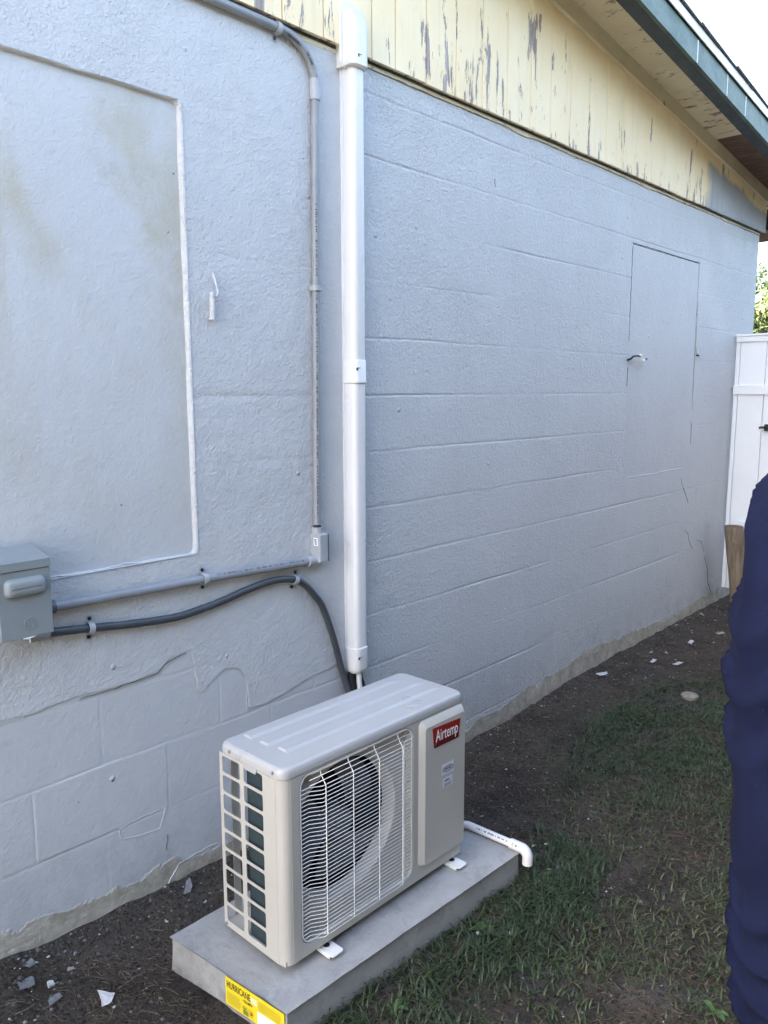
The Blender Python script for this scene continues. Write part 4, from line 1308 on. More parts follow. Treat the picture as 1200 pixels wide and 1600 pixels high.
# ================================================================ condensate drain
dr_ = thing('drain_pipe', 'white plastic drain pipe with elbow at the end of the concrete pad', 'drain pipe')
DZ = .0150
b = MB(); b.tube([(1.880, -.385, DZ + .005), (1.95, -.46, DZ + .002), (2.006, -.535, DZ), (2.010, -.712, DZ)], .0128, 14); b.build('pipe', M['white_pvc'], dr_)
b = MB()
el = [(2.0100, -.700, DZ), (2.0105, -.735, DZ)] + [(2.0108, -.738 - .024 * math.sin(a), DZ - .024 + .024 * math.cos(a)) for a in np.linspace(.1, PI / 2, 8)] + [(2.0108, -.762, -.030)]
b.tube(el, .0166, 16); eb = b.build('elbow', M['white_pvc'], dr_)
b = MB(); b.cyl((2.0108, -.762, -.0302), (0, 0, -1), .0125, .0006, 14); b.build('bore', M['print'], eb)
print_marks(dr_, [(2.007, -.575, DZ), (2.0095, -.695, DZ)], .0128, (-.75, 0, .65), 0, 1, 'print', .0065, .7)
print_marks(dr_, [(2.0103, -.712, DZ), (2.0105, -.73, DZ)], .0166, (-.85, 0, .5), 0, 1, 'print', .010, .8)

# ================================================================ white vinyl fence
FX = 5.78
fence = thing('fence', 'white vinyl privacy fence standing square to the far end of the wall', 'fence', (FX, 0, -.07))
Z = lambda z: z + .07
y = -.0135
bi = 0
b = MB(); b.cbox(-.016, .016, -.040, -.0135, Z(.04), Z(1.765), .003); b.build('board', M['vinyl'], fence)
yy = -.0405
while yy > -2.9:
    b = MB(); w = .170
    b.cbox(-.012, .012, yy - w + .0018, yy - .0018, Z(.04), Z(1.765), .003)
    b.build('board', M['vinyl'], fence); yy -= w
b = MB(); b.cbox(-.026, .026, -2.92, -.012, Z(1.762), Z(1.800), .004); b.cbox(-.032, .032, -2.92, -.012, Z(1.8002), Z(1.815), .003); b.build('rail', M['vinyl'], fence)
b = MB(); b.cbox(-.028, .028, -2.92, -.012, Z(1.408), Z(1.472), .003); b.build('rail', M['vinyl'], fence)
b = MB(); b.cbox(-.028, .028, -2.92, -.10, Z(.475), Z(.535), .003); b.build('rail', M['vinyl'], fence)
for py in (-1.2, -2.95):
    b = MB(); b.cbox(-.055, .055, py - .055, py + .055, Z(-.3), Z(1.86), .005); b.build('post', M['vinyl'], fence)
b = MB(); b.cbox(-.040, -.0125, -.262, -.235, Z(1.165), Z(1.210), .003); b.tube([(-.035, -.245, Z(1.188)), (-.075, -.232, Z(1.19)), (-.078, -.215, Z(1.186))], .008, 8)
b.build('latch', M['screw_black'], fence)

# leaning round post
lg = thing('log_post', 'round brown wooden post leaning between the wall and the white fence', 'post', (5.545, -.13, -.09))
b = MB(); rings = []
for i in range(11):
    t = i / 10
    c = Vector((.10 - .10 * t, -.075 + .060 * t, -.05 + .665 * t))
    r = .062 + .003 * nz(t * 3, 1.2)
    rings.append([(c.x + r * math.cos(a) * (1 + .05 * nz(math.cos(a), math.sin(a), t * 2)), c.y + r * math.sin(a), c.z) for a in np.linspace(0, 2 * PI, 18, endpoint=False)])
b.loft(rings, 0, True, True); b.build('shaft', M['log'], lg)
b = MB(); b.cyl((0, -.015, .6153), (0, 0, 1), .058, .002, 18); b.build('cut_end', M['log_end'], lg)

# ================================================================ person at the right edge
def skin_mesh(name, verts, edges_, radii, sub=2):
    me = bpy.data.meshes.new(name); me.from_pydata([tuple(v) for v in verts], edges_, [])
    o = bpy.data.objects.new(name, me); COL.objects.link(o)
    m = o.modifiers.new('skin', 'SKIN'); m.use_smooth_shade = True
    for sv, r in zip(me.skin_vertices[0].data, radii):
        sv.radius = r if hasattr(r, '__len__') else (r, r)
    me.skin_vertices[0].data[0].use_root = True
    s = o.modifiers.new('sub', 'SUBSURF'); s.levels = sub; s.render_levels = sub
    dg = bpy.context.evaluated_depsgraph_get()
    ev = o.evaluated_get(dg)
    out = bpy.data.meshes.new_from_object(ev)
    bpy.data.objects.remove(o)
    for p in out.polygons: p.use_smooth = True
    return out

def cloth(name, a, b_, sc=900):
    t = NT(name)
    n = t.noise(7, 5, 0.6)
    c = t.mix(t.mr(n, 0.3, 0.7), a, b_)
    lint = t.mr(t.noise(260, 2, 0.5), 0.72, 0.76, 0, 0.25)
    c = t.mix(lint, c, (0.12, 0.13, 0.2))
    return t.done(c, 0.9, t.bump(t.noise(sc, 2, 0.6), 0.25, 0.001), None, 0.12)
M['navy_cloth'] = cloth('navy_cotton', (0.0026, 0.0043, 0.0185), (0.0050, 0.0084, 0.033))
M['dark_cloth'] = cloth('dark_trousers', (0.012, 0.012, 0.014), (0.03, 0.03, 0.034))
M['skin'] = simple('skin', (0.45, 0.27, 0.19), 0.5, var=0.06, scale=10)
M['hair'] = simple('dark_hair', (0.02, 0.014, 0.01), 0.6, var=0.3, scale=60)
M['shoe'] = simple('dark_shoe', (0.03, 0.03, 0.03), 0.6)
PPOS = Vector((1.2121, -1.8627, -.095))
person = thing('person', 'person in long loose navy top standing close by, cut off by the picture edge', 'person', PPOS, -(YAW))
# local frame: +y is the way the person faces, -x is their left side; heights from the soil
def person_build():
    person.scale = (1, 1, 1.05)
    V = [(0, 0, .93), (0, .01, 1.08), (0, .015, 1.22), (0, .0, 1.36), (0, .0, 1.44), (0, .02, 1.50), (0, .035, 1.58), (0, .03, 1.66),
         (-.17, 0, 1.345), (-.190, .06, 1.085), (-.105, .235, 1.10), (-.090, .275, 1.105), (-.075, .325, 1.11),
         (.17, 0, 1.345), (.190, .06, 1.085), (.105, .235, 1.10), (.090, .275, 1.105), (.075, .325, 1.11),
         (-.09, 0, .86), (-.095, .015, .50), (-.10, -.01, .12), (-.10, .0, .07), (-.105, .13, .04),
         (.09, 0, .86), (.095, .015, .50), (.10, -.01, .12), (.10, .0, .07), (.105, .13, .04)]
    E = [(0, 1), (1, 2), (2, 3), (3, 4), (4, 5), (5, 6), (6, 7), (3, 8), (8, 9), (9, 10), (10, 11), (11, 12), (3, 13), (13, 14), (14, 15), (15, 16), (16, 17),
         (0, 18), (18, 19), (19, 20), (20, 21), (21, 22), (0, 23), (23, 24), (24, 25), (25, 26), (26, 27)]
    R = [(.14, .10), (.13, .095), (.145, .10), (.11, .08), .055, .058, (.075, .092), (.06, .075), .055, .042, .030, (.022, .040), (.014, .036), .055, .042, .030, (.022, .040), (.014, .036),
         .085, .058, .042, .045, .035, .085, .058, .042, .045, .035]
    for sgn, wrist in ((-1, 12), (1, 17)):
        w = Vector(V[wrist])
        fl = [(.022, .060), (.008, .070), (-.008, .066), (-.022, .052)]
        for j, (dz, L) in enumerate(fl):
            i0 = len(V)
            V += [(w.x - sgn * .008, w.y + .018, w.z + dz), (w.x - sgn * .030, w.y + .018 + L * .45, w.z + dz * 1.1 - .003), (w.x - sgn * .055, w.y + .018 + L * .62, w.z + dz * 1.1 - .014)]
            E += [(wrist, i0), (i0, i0 + 1), (i0 + 1, i0 + 2)]; R += [.0085, .0078, .0065]
        i0 = len(V)
        V += [(w.x - sgn * .016, w.y - .030, w.z + .030), (w.x - sgn * .034, w.y - .008, w.z + .044), (w.x - sgn * .048, w.y + .014, w.z + .046)]
        E += [(wrist - 1, i0), (i0, i0 + 1), (i0 + 1, i0 + 2)]; R += [.011, .0095, .008]
    V = [(x, y, z) for x, y, z in V]
    me = skin_mesh('body', V, E, R, 2)
    # face: pull a nose, chin and brow out of the head
    for v in me.vertices:
        x, y, z = v.co
        if z > 1.50 and y > .06:
            nose = math.exp(-((x / .016) ** 2 + ((z - 1.575) / .028) ** 2)); v.co.y += .026 * nose
            eye = math.exp(-(((abs(x) - .032) / .015) ** 2 + ((z - 1.605) / .012) ** 2)); v.co.y -= .008 * eye
            mouth = math.exp(-((x / .028) ** 2 + ((z - 1.535) / .010) ** 2)); v.co.y += .006 * mouth
    me.materials.append(M['skin'])
    body = link('body', me, person)
    for sx in (-1, 1):
        e = MB(); e.tube([(sx * .076, .030, 1.565), (sx * .090, .018, 1.585), (sx * .091, .012, 1.615), (sx * .076, .022, 1.625)], [.008, .010, .010, .007], 8)
        e.build('ear', M['skin'], person)
        e = MB(); e.tube([(sx * .032, .118, 1.605), (sx * .032, .126, 1.605)], [.011, .006], 10); e.build('eye', M['white_print'], person)
    hv = []; hf = []
    b = MB(); rings = []
    for i in range(9):
        t = i / 8; ph = t * PI * .52
        rings.append([(.089 * math.sin(ph) * math.cos(a) * 1.02 + .0001, .018 - .010 * t + .108 * math.sin(ph) * math.sin(a) * (1 if math.sin(a) < 0 else .86), 1.605 + .122 * math.cos(ph) - (.05 * t * t if math.sin(a) < 0.1 else 0)) for a in np.linspace(0, 2 * PI, 24, endpoint=False)])
    b.loft(rings, 0, True, True); b.build('hair', M['hair'], person)
    # long loose top hanging from the shoulders; arms are held in front
    # (world height, left edge); the right side mirrors it loosely
    prof = [(.560, -.2272), (.577, -.2272), (.626, -.2330), (.722, -.2444), (.816, -.2580), (.907, -.2662), (.996, -.2726), (1.082, -.2755), (1.146, -.2763), (1.208, -.2738), (1.265, -.2655), (1.301, -.2520), (1.333, -.2384), (1.368, -.200), (1.398, -.150), (1.420, -.095), (1.436, -.066), (1.446, -.060)]
    zs_ = [q[0] for q in prof]; xs_ = [q[1] for q in prof]
    n_z, n_a = 150, 120
    rings = []
    for i in range(n_z + 1):
        wz = zs_[0] + (zs_[-1] - zs_[0]) * (i / n_z)
        hw = -interp(wz, zs_, xs_) - .005
        dp = interp(wz, [.56, .8, 1.1, 1.3, 1.40, 1.446], [.150, .142, .138, .118, .085, .062])
        ring = []
        for j in range(n_a):
            a = 2 * PI * j / n_a
            ca, sa = math.cos(a), math.sin(a)
            e = 1.0
            x = hw * math.copysign(abs(ca) ** e, ca); y = dp * math.copysign(abs(sa) ** e, sa)
            lz = wz
            w = nz(x * 3.2, y * 3.2, lz * 3.2)
            # folds drop from the right shoulder towards the left hem
            q = lz * 1.0 - x * 1.25 + .35 * y
            f1 = math.sin(q * 34 + w * 4.5)
            f2 = math.sin(q * 71 + w * 7 + 1.3)
            amp = .30 + .70 * max(0, min(1, .5 + 1.3 * nz(x * 4, y * 4, lz * 4 + 3)))
            d_ = .026 * amp * (.7 - abs(f1)) * 1.6 + .005 * amp * (.6 - abs(f2)) + .002 * nz(x * 15, y * 15, lz * 9)
            side = max(0.0, abs(ca) - .90) / .10
            d_ *= 1 - .75 * min(1, side)
            fade = min(1, (zs_[-1] - wz) / .10)
            d_ *= fade
            ring.append((x + d_ * ca, y + d_ * sa, (wz + .095) / 1.05))
        rings.append(ring)
    b = MB(); b.loft(rings, 0, True, True)
    b.sm[-2:] = [False, False]
    me = b.mesh('top'); me.materials.append(M['navy_cloth'])
    jk = link('top', me, person)
    for sgn in (-1, 1):
        s_ = MB()
        s_.tube(smooth_path([(sgn * .155, .02, 1.31), (sgn * .185, .04, 1.18), (sgn * .190, .075, 1.09), (sgn * .150, .17, 1.085), (sgn * .105, .245, 1.10)], 5), [.066] * 6 + [.062] * 6 + [.054] * 5 + [.042] * 4, 14)
        s_.build('sleeve', M['navy_cloth'], jk)
    co = np.array([tuple(v.co) for v in me.vertices])
    # white stitching on the sleeve
    bvh = BVHTree.FromPolygons([tuple(v) for v in co], [tuple(p.vertices) for p in me.polygons])
    b = MB()
    for i in range(16):
        t = i / 15
        z = .752 + .075 * t
        p = Vector((-.222 + .030 * t + .020 * t * t, -.6, z)); h = bvh.ray_cast(p, Vector((0, 1, 0)))
        if h[0] is not None:
            z2 = z + .0034; p2 = Vector((-.222 + .030 * (t + .045) + .020 * (t + .045) ** 2, -.6, z2)); h2 = bvh.ray_cast(p2, Vector((0, 1, 0)))
            if h2[0] is not None and (h2[0] - h[0]).length < .02:
                b.tube([h[0] + Vector((0, -.0008, 0)), h2[0] + Vector((0, -.0008, 0))], .0006, 5)
    if b.f: b.build('stitching', M['white_print'], jk)
    # trousers and shoes
    V = [(0, 0, .90), (-.095, 0, .82), (-.10, .012, .50), (-.103, -.005, .16), (-.103, .0, .09), (.095, 0, .82), (.10, .012, .50), (.103, -.005, .16), (.103, .0, .09)]
    E = [(0, 1), (1, 2), (2, 3), (3, 4), (0, 5), (5, 6), (6, 7), (7, 8)]
    me = skin_mesh('trousers', V, E, [(.15, .115), .10, .078, .07, .07, .10, .078, .07, .07], 2)
    me.materials.append(M['dark_cloth']); link('trousers', me, person)
    for sx in (-1, 1):
        b = MB(); rings = []
        for (y, w, h) in ((-.07, .028, .05), (-.05, .040, .075), (0, .045, .085), (.07, .046, .065), (.14, .045, .048), (.185, .034, .038), (.20, .015, .028)):
            rings.append([(sx * .103 + w * math.cos(a), y, max(.0, h / 2 + h / 2 * math.sin(a))) for a in np.linspace(0, 2 * PI, 14, endpoint=False)])
        b.loft(rings, 0, True, True); b.build('shoe', M['shoe'], person)
person_build()

# ================================================================ tree beyond the fence
def leaf_cloud(name, centres, n, size, mat, parent=None, seed=3):
    r = np.random.default_rng(seed)
    V = []; F = []; T = []
    tot = sum(c[3] ** 2 for c in centres)
    for (cx, cy, cz, R, q) in centres:
        m = int(n * R * R / tot)
        for _ in range(m):
            d = r.normal(size=3); d /= np.linalg.norm(d)
            rad = R * (r.random() ** .45)
            p = np.array([cx, cy, cz]) + d * rad * np.array([1, 1, .8])
            s = size * (.6 + .8 * r.random())
            a = r.normal(size=3); a /= np.linalg.norm(a); b_ = np.cross(a, r.normal(size=3)); b_ /= np.linalg.norm(b_)
            i = len(V)
            c_ = np.cross(a, b_)
            V += [p - a * s, p + b_ * s * .38 + c_ * s * .1, p + a * s, p - b_ * s * .38 + c_ * s * .1]
            F += [(i, i + 1, i + 2), (i, i + 2, i + 3)]
            t = min(1, max(0, q + .25 * r.normal())); T += [t] * 4
    me = bpy.data.meshes.new(name); me.from_pydata([tuple(v) for v in V], [], F)
    at = me.attributes.new('tint', 'FLOAT', 'POINT'); at.data.foreach_set('value', T)
    me.materials.append(mat)
    return link(name, me, parent)
tr = thing('tree', 'leafy green tree in sunlight beyond the white fence and house corner', 'tree', (13.6, 1.9, -.1))
b = MB()
b.tube([(0, 0, -.1), (.05, .02, .8), (-.05, .05, 1.6), (.02, .0, 2.4), (.1, .1, 3.0)], [.16, .13, .11, .08, .04], 10)
for k in range(9):
    a = k * 2.4; h = 1.2 + .2 * k
    b.tube([(0, .02, h), (.35 * math.cos(a), .35 * math.sin(a), h + .35), (.85 * math.cos(a), .85 * math.sin(a), h + .7)], [.055, .035, .012], 7)
b.build('trunk', M['bark'], tr)
cl = []
for k in range(34):
    a = rng.random() * 2 * PI; rr = 1.25 * math.sqrt(rng.random()); h = 1.3 + 2.0 * rng.random()
    cl.append((rr * math.cos(a), rr * math.sin(a), h, .28 + .25 * rng.random(), .25 + .5 * rng.random()))
leaf_cloud('crown', cl, 15000, .055, M['treeleaf'], tr)

hd = thing('hedge', 'tall dense green hedge along the far side of the yard', 'hedge', (5.6, -3.3, -.1))  # leafy screen added out of view, cuts low light on wall and unit
b = MB()
for i in range(18):
    x = -9 + i * .85
    hy = interp(x, [-3.5, -2.7, -.5, .3], [0, .85, .85, 0])
    b.tube([(x, hy, 0), (x + .1, hy + .05, 1.4), (x - .05, hy, 2.9)], [.07, .06, .03], 7)
b.build('trunk', M['bark'], hd)
cl = []
for i in range(300):
    hx = -7.6 + 13.6 * rng.random()
    hy = interp(hx, [-3.5, -2.7, -.5, .3], [0, .85, .85, 0])
    cl.append((hx, hy - .3 + .6 * rng.random(), .25 + (2.75 + .5 * interp(hx, [-4.5, -1.5], [0, 1])) * rng.random(), .38 + .25 * rng.random(), .15 + .3 * rng.random()))
leaf_cloud('crown', cl, 88000, .075, M['hedgeleaf'], hd, 8)

# ================================================================ grass, straw, pebbles
EDGE = [(1.02, -.735), (1.26, -.715), (1.63, -.742), (1.92, -.765), (2.10, -.77), (2.29, -.66), (2.58, -.52), (2.95, -.33), (3.37, -.26), (3.88, -.32), (4.42, -.55), (5.2, -.72), (6.0, -.8)]
EXs = [p[0] for p in EDGE]; EYs = [p[1] for p in EDGE]
def grass_mask(x, y):
    e = np.interp(x, EXs, EYs)
    return e - y            # positive on the lawn side
def vnoise(x, y, s, o):
    return noise.noise(Vector((x * s, y * s, o)))
def blades(name, N, mat, label, gen):
    V = np.zeros((0, 3)); allV = []; allF = []; allT = []
    base = 0
    for (p, d, L, w, bend, tint, seg) in gen(N):
        px, py, pz = p; dx, dy = d
        sx, sy = -dy, dx
        for i in range(seg + 1):
            t = i / seg
            hz = L * (t * (1 - bend) + bend * (t - .62 * t * t))
            out = L * bend * t * t * .9 + L * .12 * t
            ww = w * (1 - t) ** .7 * .5
            cx, cy, cz = px + dx * out, py + dy * out, pz + hz
            if i < seg:
                allV.append((cx - sx * ww, cy - sy * ww, cz)); allV.append((cx + sx * ww, cy + sy * ww, cz)); allT += [tint * (.75 + .25 * t)] * 2
            else:
                allV.append((cx, cy, cz)); allT.append(tint)
        for i in range(seg - 1):
            a = base + 2 * i; allF.append((a, a + 1, a + 3, a + 2))
        a = base + 2 * (seg - 1); allF.append((a, a + 1, a + 2))
        base += 2 * seg + 1
    me = bpy.data.meshes.new(name); me.from_pydata(allV, [], allF)
    at = me.attributes.new('tint', 'FLOAT', 'POINT'); at.data.foreach_set('value', allT)
    for p in me.polygons: p.use_smooth = True
    me.materials.append(mat)
    o = link(name, me); tag(o, kind='stuff'); o['label'] = label
    return o
def in_view(x, y):
    dx, dy = x - CAM.x, y - CAM.y
    f = dx * math.sin(YAW) + dy * math.cos(YAW); s = dx * math.cos(YAW) - dy * math.sin(YAW)
    return f > .35 and -.75 * f - .3 < s < .62 * f + .25
def gen_grass(N):
    r = random.Random(11); n = 0; tries = 0
    while n < N and tries < N * 14:
        tries += 1
        u = r.random()
        x = .95 + 5.0 * u ** 1.35; y = -.2 - 2.2 * r.random()
        if not in_view(x, y): continue
        m = grass_mask(x, y)
        if m < -.05: continue
        clump = .5 + .9 * vnoise(x, y, 4.5, 2.2) + .5 * vnoise(x, y, 13, 7.1)
        lush = 0.0
        if y > -1.25 and x < 2.3: lush = max(0, 1 - m / .30)            # thick tufts along the pad
        if x > 2.5: lush = max(lush, min(1, (x - 2.5) / .5) * (.75 if m > .05 else .3))
        bare = .38 + .62 * lush
        thr = clump * bare + .25 * lush
        if m < .05: thr *= .35
        if r.random() > thr: continue
        a = r.random() * 2 * PI
        L = (.015 + .026 * r.random()) * (1 + .6 * lush * (x < 2.4)) * (1 + .25 * (r.random() < .1))
        w = .0032 + .0034 * r.random()
        tint = min(1, max(0, .49 + .20 * vnoise(x, y, 2.5, 5) + .18 * r.gauss(0, 1) + (.22 if lush < .2 else -.08)))
        z = ground_h(x, y) - .003
        n += 1
        yield ((x, y, z), (math.cos(a), math.sin(a)), L, w, .62 + .38 * r.random() ** .7, tint, 3)
blades('grass', 60000, M['grass'], 'patchy green lawn grass along the pad and wall', gen_grass)

def gen_straw(N):
    r = random.Random(5); n = 0; tries = 0
    while n < N and tries < N * 12:
        tries += 1
        x = .4 + 5.4 * r.random() ** 1.3; y = -.01 - 2.2 * r.random()
        if not in_view(x, y): continue
        if 1.03 < x < 2.02 and -.75 < y < -.25: continue
        c = .45 + .9 * vnoise(x, y, 3.2, 9.4) + .4 * vnoise(x, y, 11, 1.2)
        if r.random() > c: continue
        a = r.random() * 2 * PI
        L = .012 + .040 * r.random() ** 2.2
        n += 1
        yield ((x, y, ground_h(x, y) + .001 + .006 * r.random()), (math.cos(a), math.sin(a)), L, .0010 + .0014 * r.random() ** 2, .93 + .06 * r.random(), min(1, max(0, .30 + .26 * r.gauss(0, 1))), 2)
def straw_gen(N):
    for (p, d, L, w, bend, tint, seg) in gen_straw(N):
        yield (p, d, L, w, bend, tint, seg)
def make_straw(N):
    allV = []; allF = []; T = []
    r = random.Random(21)
    for (p, d, L, w, bend, tint, seg) in straw_gen(N):
        x, y, z = p; dx, dy = d; sx, sy = -dy, dx
        cur = r.uniform(-.35, .35); lift = r.uniform(-.05, .22)
        base = len(allV)
        for i in range(4):
            t = i / 3; o = L * t; q = cur * L * t * t
            zz = z + lift * L * (t - t * t) * 2 + .0012
            ww = w * .5 * (1 - .5 * t)
            cx, cy = x + dx * o + sx * q, y + dy * o + sy * q
            allV += [(cx - sx * ww, cy - sy * ww, zz), (cx, cy, zz + ww * .9), (cx + sx * ww, cy + sy * ww, zz)]; T += [tint] * 3
        for i in range(3):
            a = base + 3 * i
            allF += [(a, a + 1, a + 4, a + 3), (a + 1, a + 2, a + 5, a + 4)]
    me = bpy.data.meshes.new('straw_litter'); me.from_pydata(allV, [], allF)
    at = me.attributes.new('tint', 'FLOAT', 'POINT'); at.data.foreach_set('value', T)
    me.materials.append(M['straw'])
    o = link('straw_litter', me); tag(o, 'dry grass clippings and roots littering the bare soil', kind='stuff')
make_straw(36000)

def make_pebbles(N, name='gravel', seed=9, s0=.0011, s1=.0052, pw=5, mat='pebble', label='tiny stones and mortar crumbs scattered in the soil', mean=.35):
    r = random.Random(seed); V = []; F = []; T = []
    base_v = [(1, 0, 0), (.3, .95, 0), (-.8, .6, 0), (-.8, -.6, 0), (.3, -.95, 0), (.1, .1, .8)]
    n = 0
    while n < N:
        x = .4 + 5.5 * r.random() ** 1.2; y = -.005 - 1.9 * r.random() ** 1.6
        if not in_view(x, y) or (1.03 < x < 2.02 and -.75 < y < -.25): continue
        if grass_mask(x, y) > .25 and r.random() < .7: continue
        n += 1
        s = s0 + s1 * r.random() ** pw; z = ground_h(x, y); i = len(V); a = r.random() * 6.3
        for (u, v, w) in base_v:
            k = .75 + .5 * r.random()
            V.append((x + s * k * (u * math.cos(a) - v * math.sin(a)), y + s * k * (u * math.sin(a) + v * math.cos(a)), z + s * w * k * .8))
        F += [(i, i + 1, i + 5), (i + 1, i + 2, i + 5), (i + 2, i + 3, i + 5), (i + 3, i + 4, i + 5), (i + 4, i, i + 5)]
        T += [min(1, max(0, mean + .28 * r.gauss(0, 1)))] * 6
    me = bpy.data.meshes.new(name); me.from_pydata(V, [], F)
    at = me.attributes.new('tint', 'FLOAT', 'POINT'); at.data.foreach_set('value', T)
    me.materials.append(M[mat])
    o = link(name, me); tag(o, label, kind='stuff')
make_pebbles(9000)
make_pebbles(14000, 'soil_clods', 17, .0012, .0075, 4, 'clod', 'dark crumbly clods of loose soil along the wall', .4)

# paint chips: every one that can be told apart is a thing
def chip(x, y, outline, mat, label, th=.0018, tilt=(0, 0), rz=0.0, group=None, name='paint_chip', lift=.003):
    r = random.Random(int(abs(x * 7919 + y * 104729)))
    size = max(math.hypot(*p) for p in outline)
    pts = []
    for p, q in zip(outline, outline[1:] + outline[:1]):
        for k in range(3):
            t = k / 3
            pts.append(((p[0] + (q[0] - p[0]) * t) * .88 + size * r.uniform(-.07, .07), (p[1] + (q[1] - p[1]) * t) * .88 + size * r.uniform(-.07, .07)))
    cu, ca = r.uniform(.05, .35) / size, r.uniform(0, PI)
    def zz(u, v): return cu * (u * math.cos(ca) + v * math.sin(ca)) ** 2
    n = len(pts)
    V = [(u, v, zz(u, v)) for u, v in pts] + [(u * .5, v * .5, zz(u * .5, v * .5)) for u, v in pts] + [(0, 0, 0)]
    m = len(V)
    V += [(a, b_, c_ + th) for a, b_, c_ in V]
    F = []
    for i in range(n):
        k = (i + 1) % n
        for o_, rev in ((0, True), (m, False)):
            for f in ((o_ + i, o_ + k, o_ + n + k, o_ + n + i), (o_ + n + i, o_ + n + k, o_ + 2 * n)):
                F.append(tuple(reversed(f)) if rev else f)
        F.append((i, k, m + k, m + i))
    b = MB(); b.add(V, F)
    o = b.build(name, M[mat], None, (x, y, ground_h(x, y) + lift))
    o.rotation_euler = (tilt[0], tilt[1], rz)
    return tag(o, label, 'paint chip', group)
chip(.865, -.245, [(-.024, -.020), (.002, -.028), (.024, -.010), (-.006, .030)], 'chip_white', 'triangular white paint chip lying on bare soil near the pad corner', tilt=(.25, -.15), lift=.010)
chip(1.245, -.045, [(-.012, -.030), (.012, -.022), (.014, .012), (.004, .036), (-.010, .018)], 'chip_grey', 'grey paint flake lying against the wall base behind the unit', tilt=(.3, .1), rz=-.6, lift=.008)
chip(.735, -.085, [(-.024, -.022), (.018, -.026), (.026, .010), (.004, .032), (-.020, .018)], 'chip_grey', 'broad round grey paint flake at the left edge of the soil', tilt=(.05, .1))
chip(.765, -.045, [(-.016, -.012), (.012, -.014), (.016, .010), (-.008, .016)], 'chip_grey', 'small grey flake touching the broad round grey flake', tilt=(.1, 0), rz=.5)
chip(.782, -.120, [(-.010, -.009), (.010, -.007), (.009, .010), (-.007, .011)], 'chip_white', 'blocky pale chip right of the broad grey flake', tilt=(.2, .2), th=.006)
chip(.842, -.105, [(-.012, -.004), (.014, -.008), (.012, .007), (-.004, .009)], 'chip_cream', 'pointed cream chip above the triangular white chip', tilt=(.1, .3))
chip(.770, -.165, [(-.026, -.008), (.018, -.014), (.022, .008), (-.012, .012)], 'chip_grey', 'long flat grey flake near the bottom left of the soil', rz=.3)
chip(3.80, -.098, [(-0.0396, 0.0112), (-0.036, -0.016), (0.0432, -0.0096), (0.0461, 0.0048)], 'chip_white', 'large white wedge shaped shard lying on soil near the wall', tilt=(.35, .05), rz=-.25, lift=.02)
chip(4.21, -.20, [(-0.036, 0.0096), (-0.0324, -0.0096), (0.0396, -0.008), (0.036, 0.008)], 'chip_white', 'long thin pale chip beside the lawn edge', tilt=(.2, 0), rz=.15, lift=.012)
chip(4.30, -.30, [(-0.0432, 0.008), (-0.036, -0.0112), (0.0504, -0.0096), (0.036, 0.0112)], 'chip_white', 'pale strip of paint closest to the lawn corner', tilt=(.2, .05), rz=-.2, lift=.012)
chip(4.70, -.22, [(-0.036, 0.0144), (-0.0432, -0.0128), (0.0432, -0.0112), (0.0396, 0.0128)], 'chip_white', 'pale paint chip far along the bare strip toward the fence', tilt=(.25, 0), rz=.2, lift=.012)
chip(5.30, -.06, [(-0.0648, 0.0096), (-0.0576, -0.0096), (0.0576, -0.0096), (0.0504, 0.0112)], 'chip_cream', 'cream splinter lying where wall meets soil near the post', tilt=(.3, .1), rz=.5, lift=.015)
chip(5.05, -.27, [(-0.036, 0.0144), (-0.036, -0.0128), (0.036, -0.0112), (0.0324, 0.0128)], 'chip_cream', 'cream flake on soil just in front of the leaning post', tilt=(.2, 0), rz=-.4, lift=.012)
rr = random.Random(31)
G = 'small paint flakes along the wall'
k = 0
while k < 70:
    x = .72 + 4.9 * rr.random(); y = -.02 - .55 * rr.random() ** 1.3
    if 1.0 < x < 2.05 and y < -.2: continue
    if grass_mask(x, y) > -.03: continue
    s = (.0025 + .007 * rr.random() ** 2.5) * (1 + .22 * max(0, x - 2.5))
    out = [(s * (1 + .5 * rr.random()) * math.cos(a + .4 * rr.random()), s * (.5 + .5 * rr.random()) * math.sin(a)) for a in (.2, 1.5, 2.7, 4.0, 5.2)]
    chip(x, y, out, rr.choice(['chip_white', 'chip_cream', 'chip_grey', 'chip_white']), 'tiny flake of old paint lying on the bare soil', .0015, (rr.uniform(-.4, .4), rr.uniform(-.4, .4)), rr.random() * 6, G)
    k += 1
for (x, y) in ((2.23, -.70), (2.19, -.675), (2.10, -.79), (2.13, -.80), (1.71, -.79), (1.77, -.86)):
    s = .007
    chip(x, y, [(-s, -s * .5), (s, -s * .6), (s * 1.1, s * .5), (-s * .6, s * .7)], 'chip_white', 'tiny flake of old paint lying on the bare soil', .002, (rr.uniform(-.3, .3), rr.uniform(-.3, .3)), rr.random() * 6, G, lift=.008)

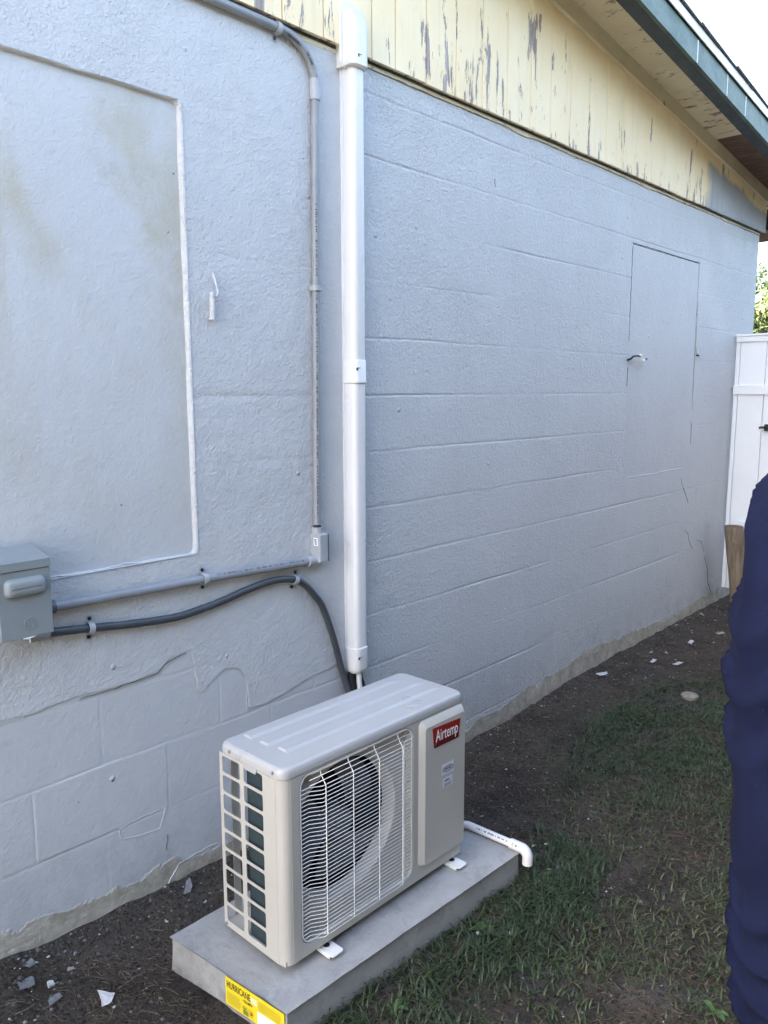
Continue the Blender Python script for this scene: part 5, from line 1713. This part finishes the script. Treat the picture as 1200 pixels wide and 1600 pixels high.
# tan stone in the lawn
b = MB(); rings = []
for (r_, z) in ((.036, -.02), (.042, -.004), (.042, .006), (.036, .011), (.012, .012)):
    rings.append([(r_ * math.cos(a) * (1 + .12 * nz(math.cos(a) * 2, math.sin(a) * 2, 3)), r_ * math.sin(a) * (1 + .12 * nz(math.cos(a) * 2, math.sin(a) * 2, 8)), z) for a in np.linspace(0, 2 * PI, 16, endpoint=False)])
b.loft(rings, 0, True, True)
o = b.build('stone', M['stone'], None, (3.86, -.545, ground_h(3.86, -.545) + .010))
tag(o, 'flat round tan stone lying in the green lawn', 'stone')

# broad-leaved weeds
def weed(x, y, label, n, L, seed, group=None):
    r = random.Random(seed)
    t = thing('weed', label, 'weed', (x, y, ground_h(x, y)), 0, group)
    for k in range(n):
        a = 2 * PI * k / n + r.uniform(-.4, .4); l = L * (.6 + .6 * r.random()); w = l * (.16 + .1 * r.random()); lift = .35 + .7 * r.random()
        V = []; T = []
        tint = .35 + .3 * r.random()
        for i in range(6):
            q = i / 5; o_ = l * q; z = l * (lift * q - .55 * lift * q * q * 1.3); ww = w * math.sin(PI * min(1, .08 + q * .92)) ** .8
            c, s = math.cos(a), math.sin(a)
            V += [(c * o_ - s * ww, s * o_ + c * ww, z + ww * .35), (c * o_, s * o_, z), (c * o_ + s * ww, s * o_ - c * ww, z + ww * .35)]; T += [tint] * 3
        F = []
        for i in range(5):
            b0 = 3 * i; F += [(b0, b0 + 1, b0 + 4, b0 + 3), (b0 + 1, b0 + 2, b0 + 5, b0 + 4)]
        me = bpy.data.meshes.new('leaf'); me.from_pydata(V, [], F)
        at = me.attributes.new('tint', 'FLOAT', 'POINT'); at.data.foreach_set('value', T)
        for p in me.polygons: p.use_smooth = True
        me.materials.append(M['leafy']); link('leaf', me, t)
weed(2.06, -.79, 'leafy weed growing under the drain pipe elbow', 9, .034, 1)
weed(1.74, -.775, 'leafy weed tuft against the middle front of the pad', 8, .034, 2)
weed(1.86, -1.40, 'single broad leaved weed at the bottom right by the navy top', 5, .035, 4)
weed(1.34, -.80, 'leafy weed at the front near corner of the pad', 8, .034, 5)
weed(2.02, -.86, 'low leafy weed in front of the drain elbow', 7, .03, 6)
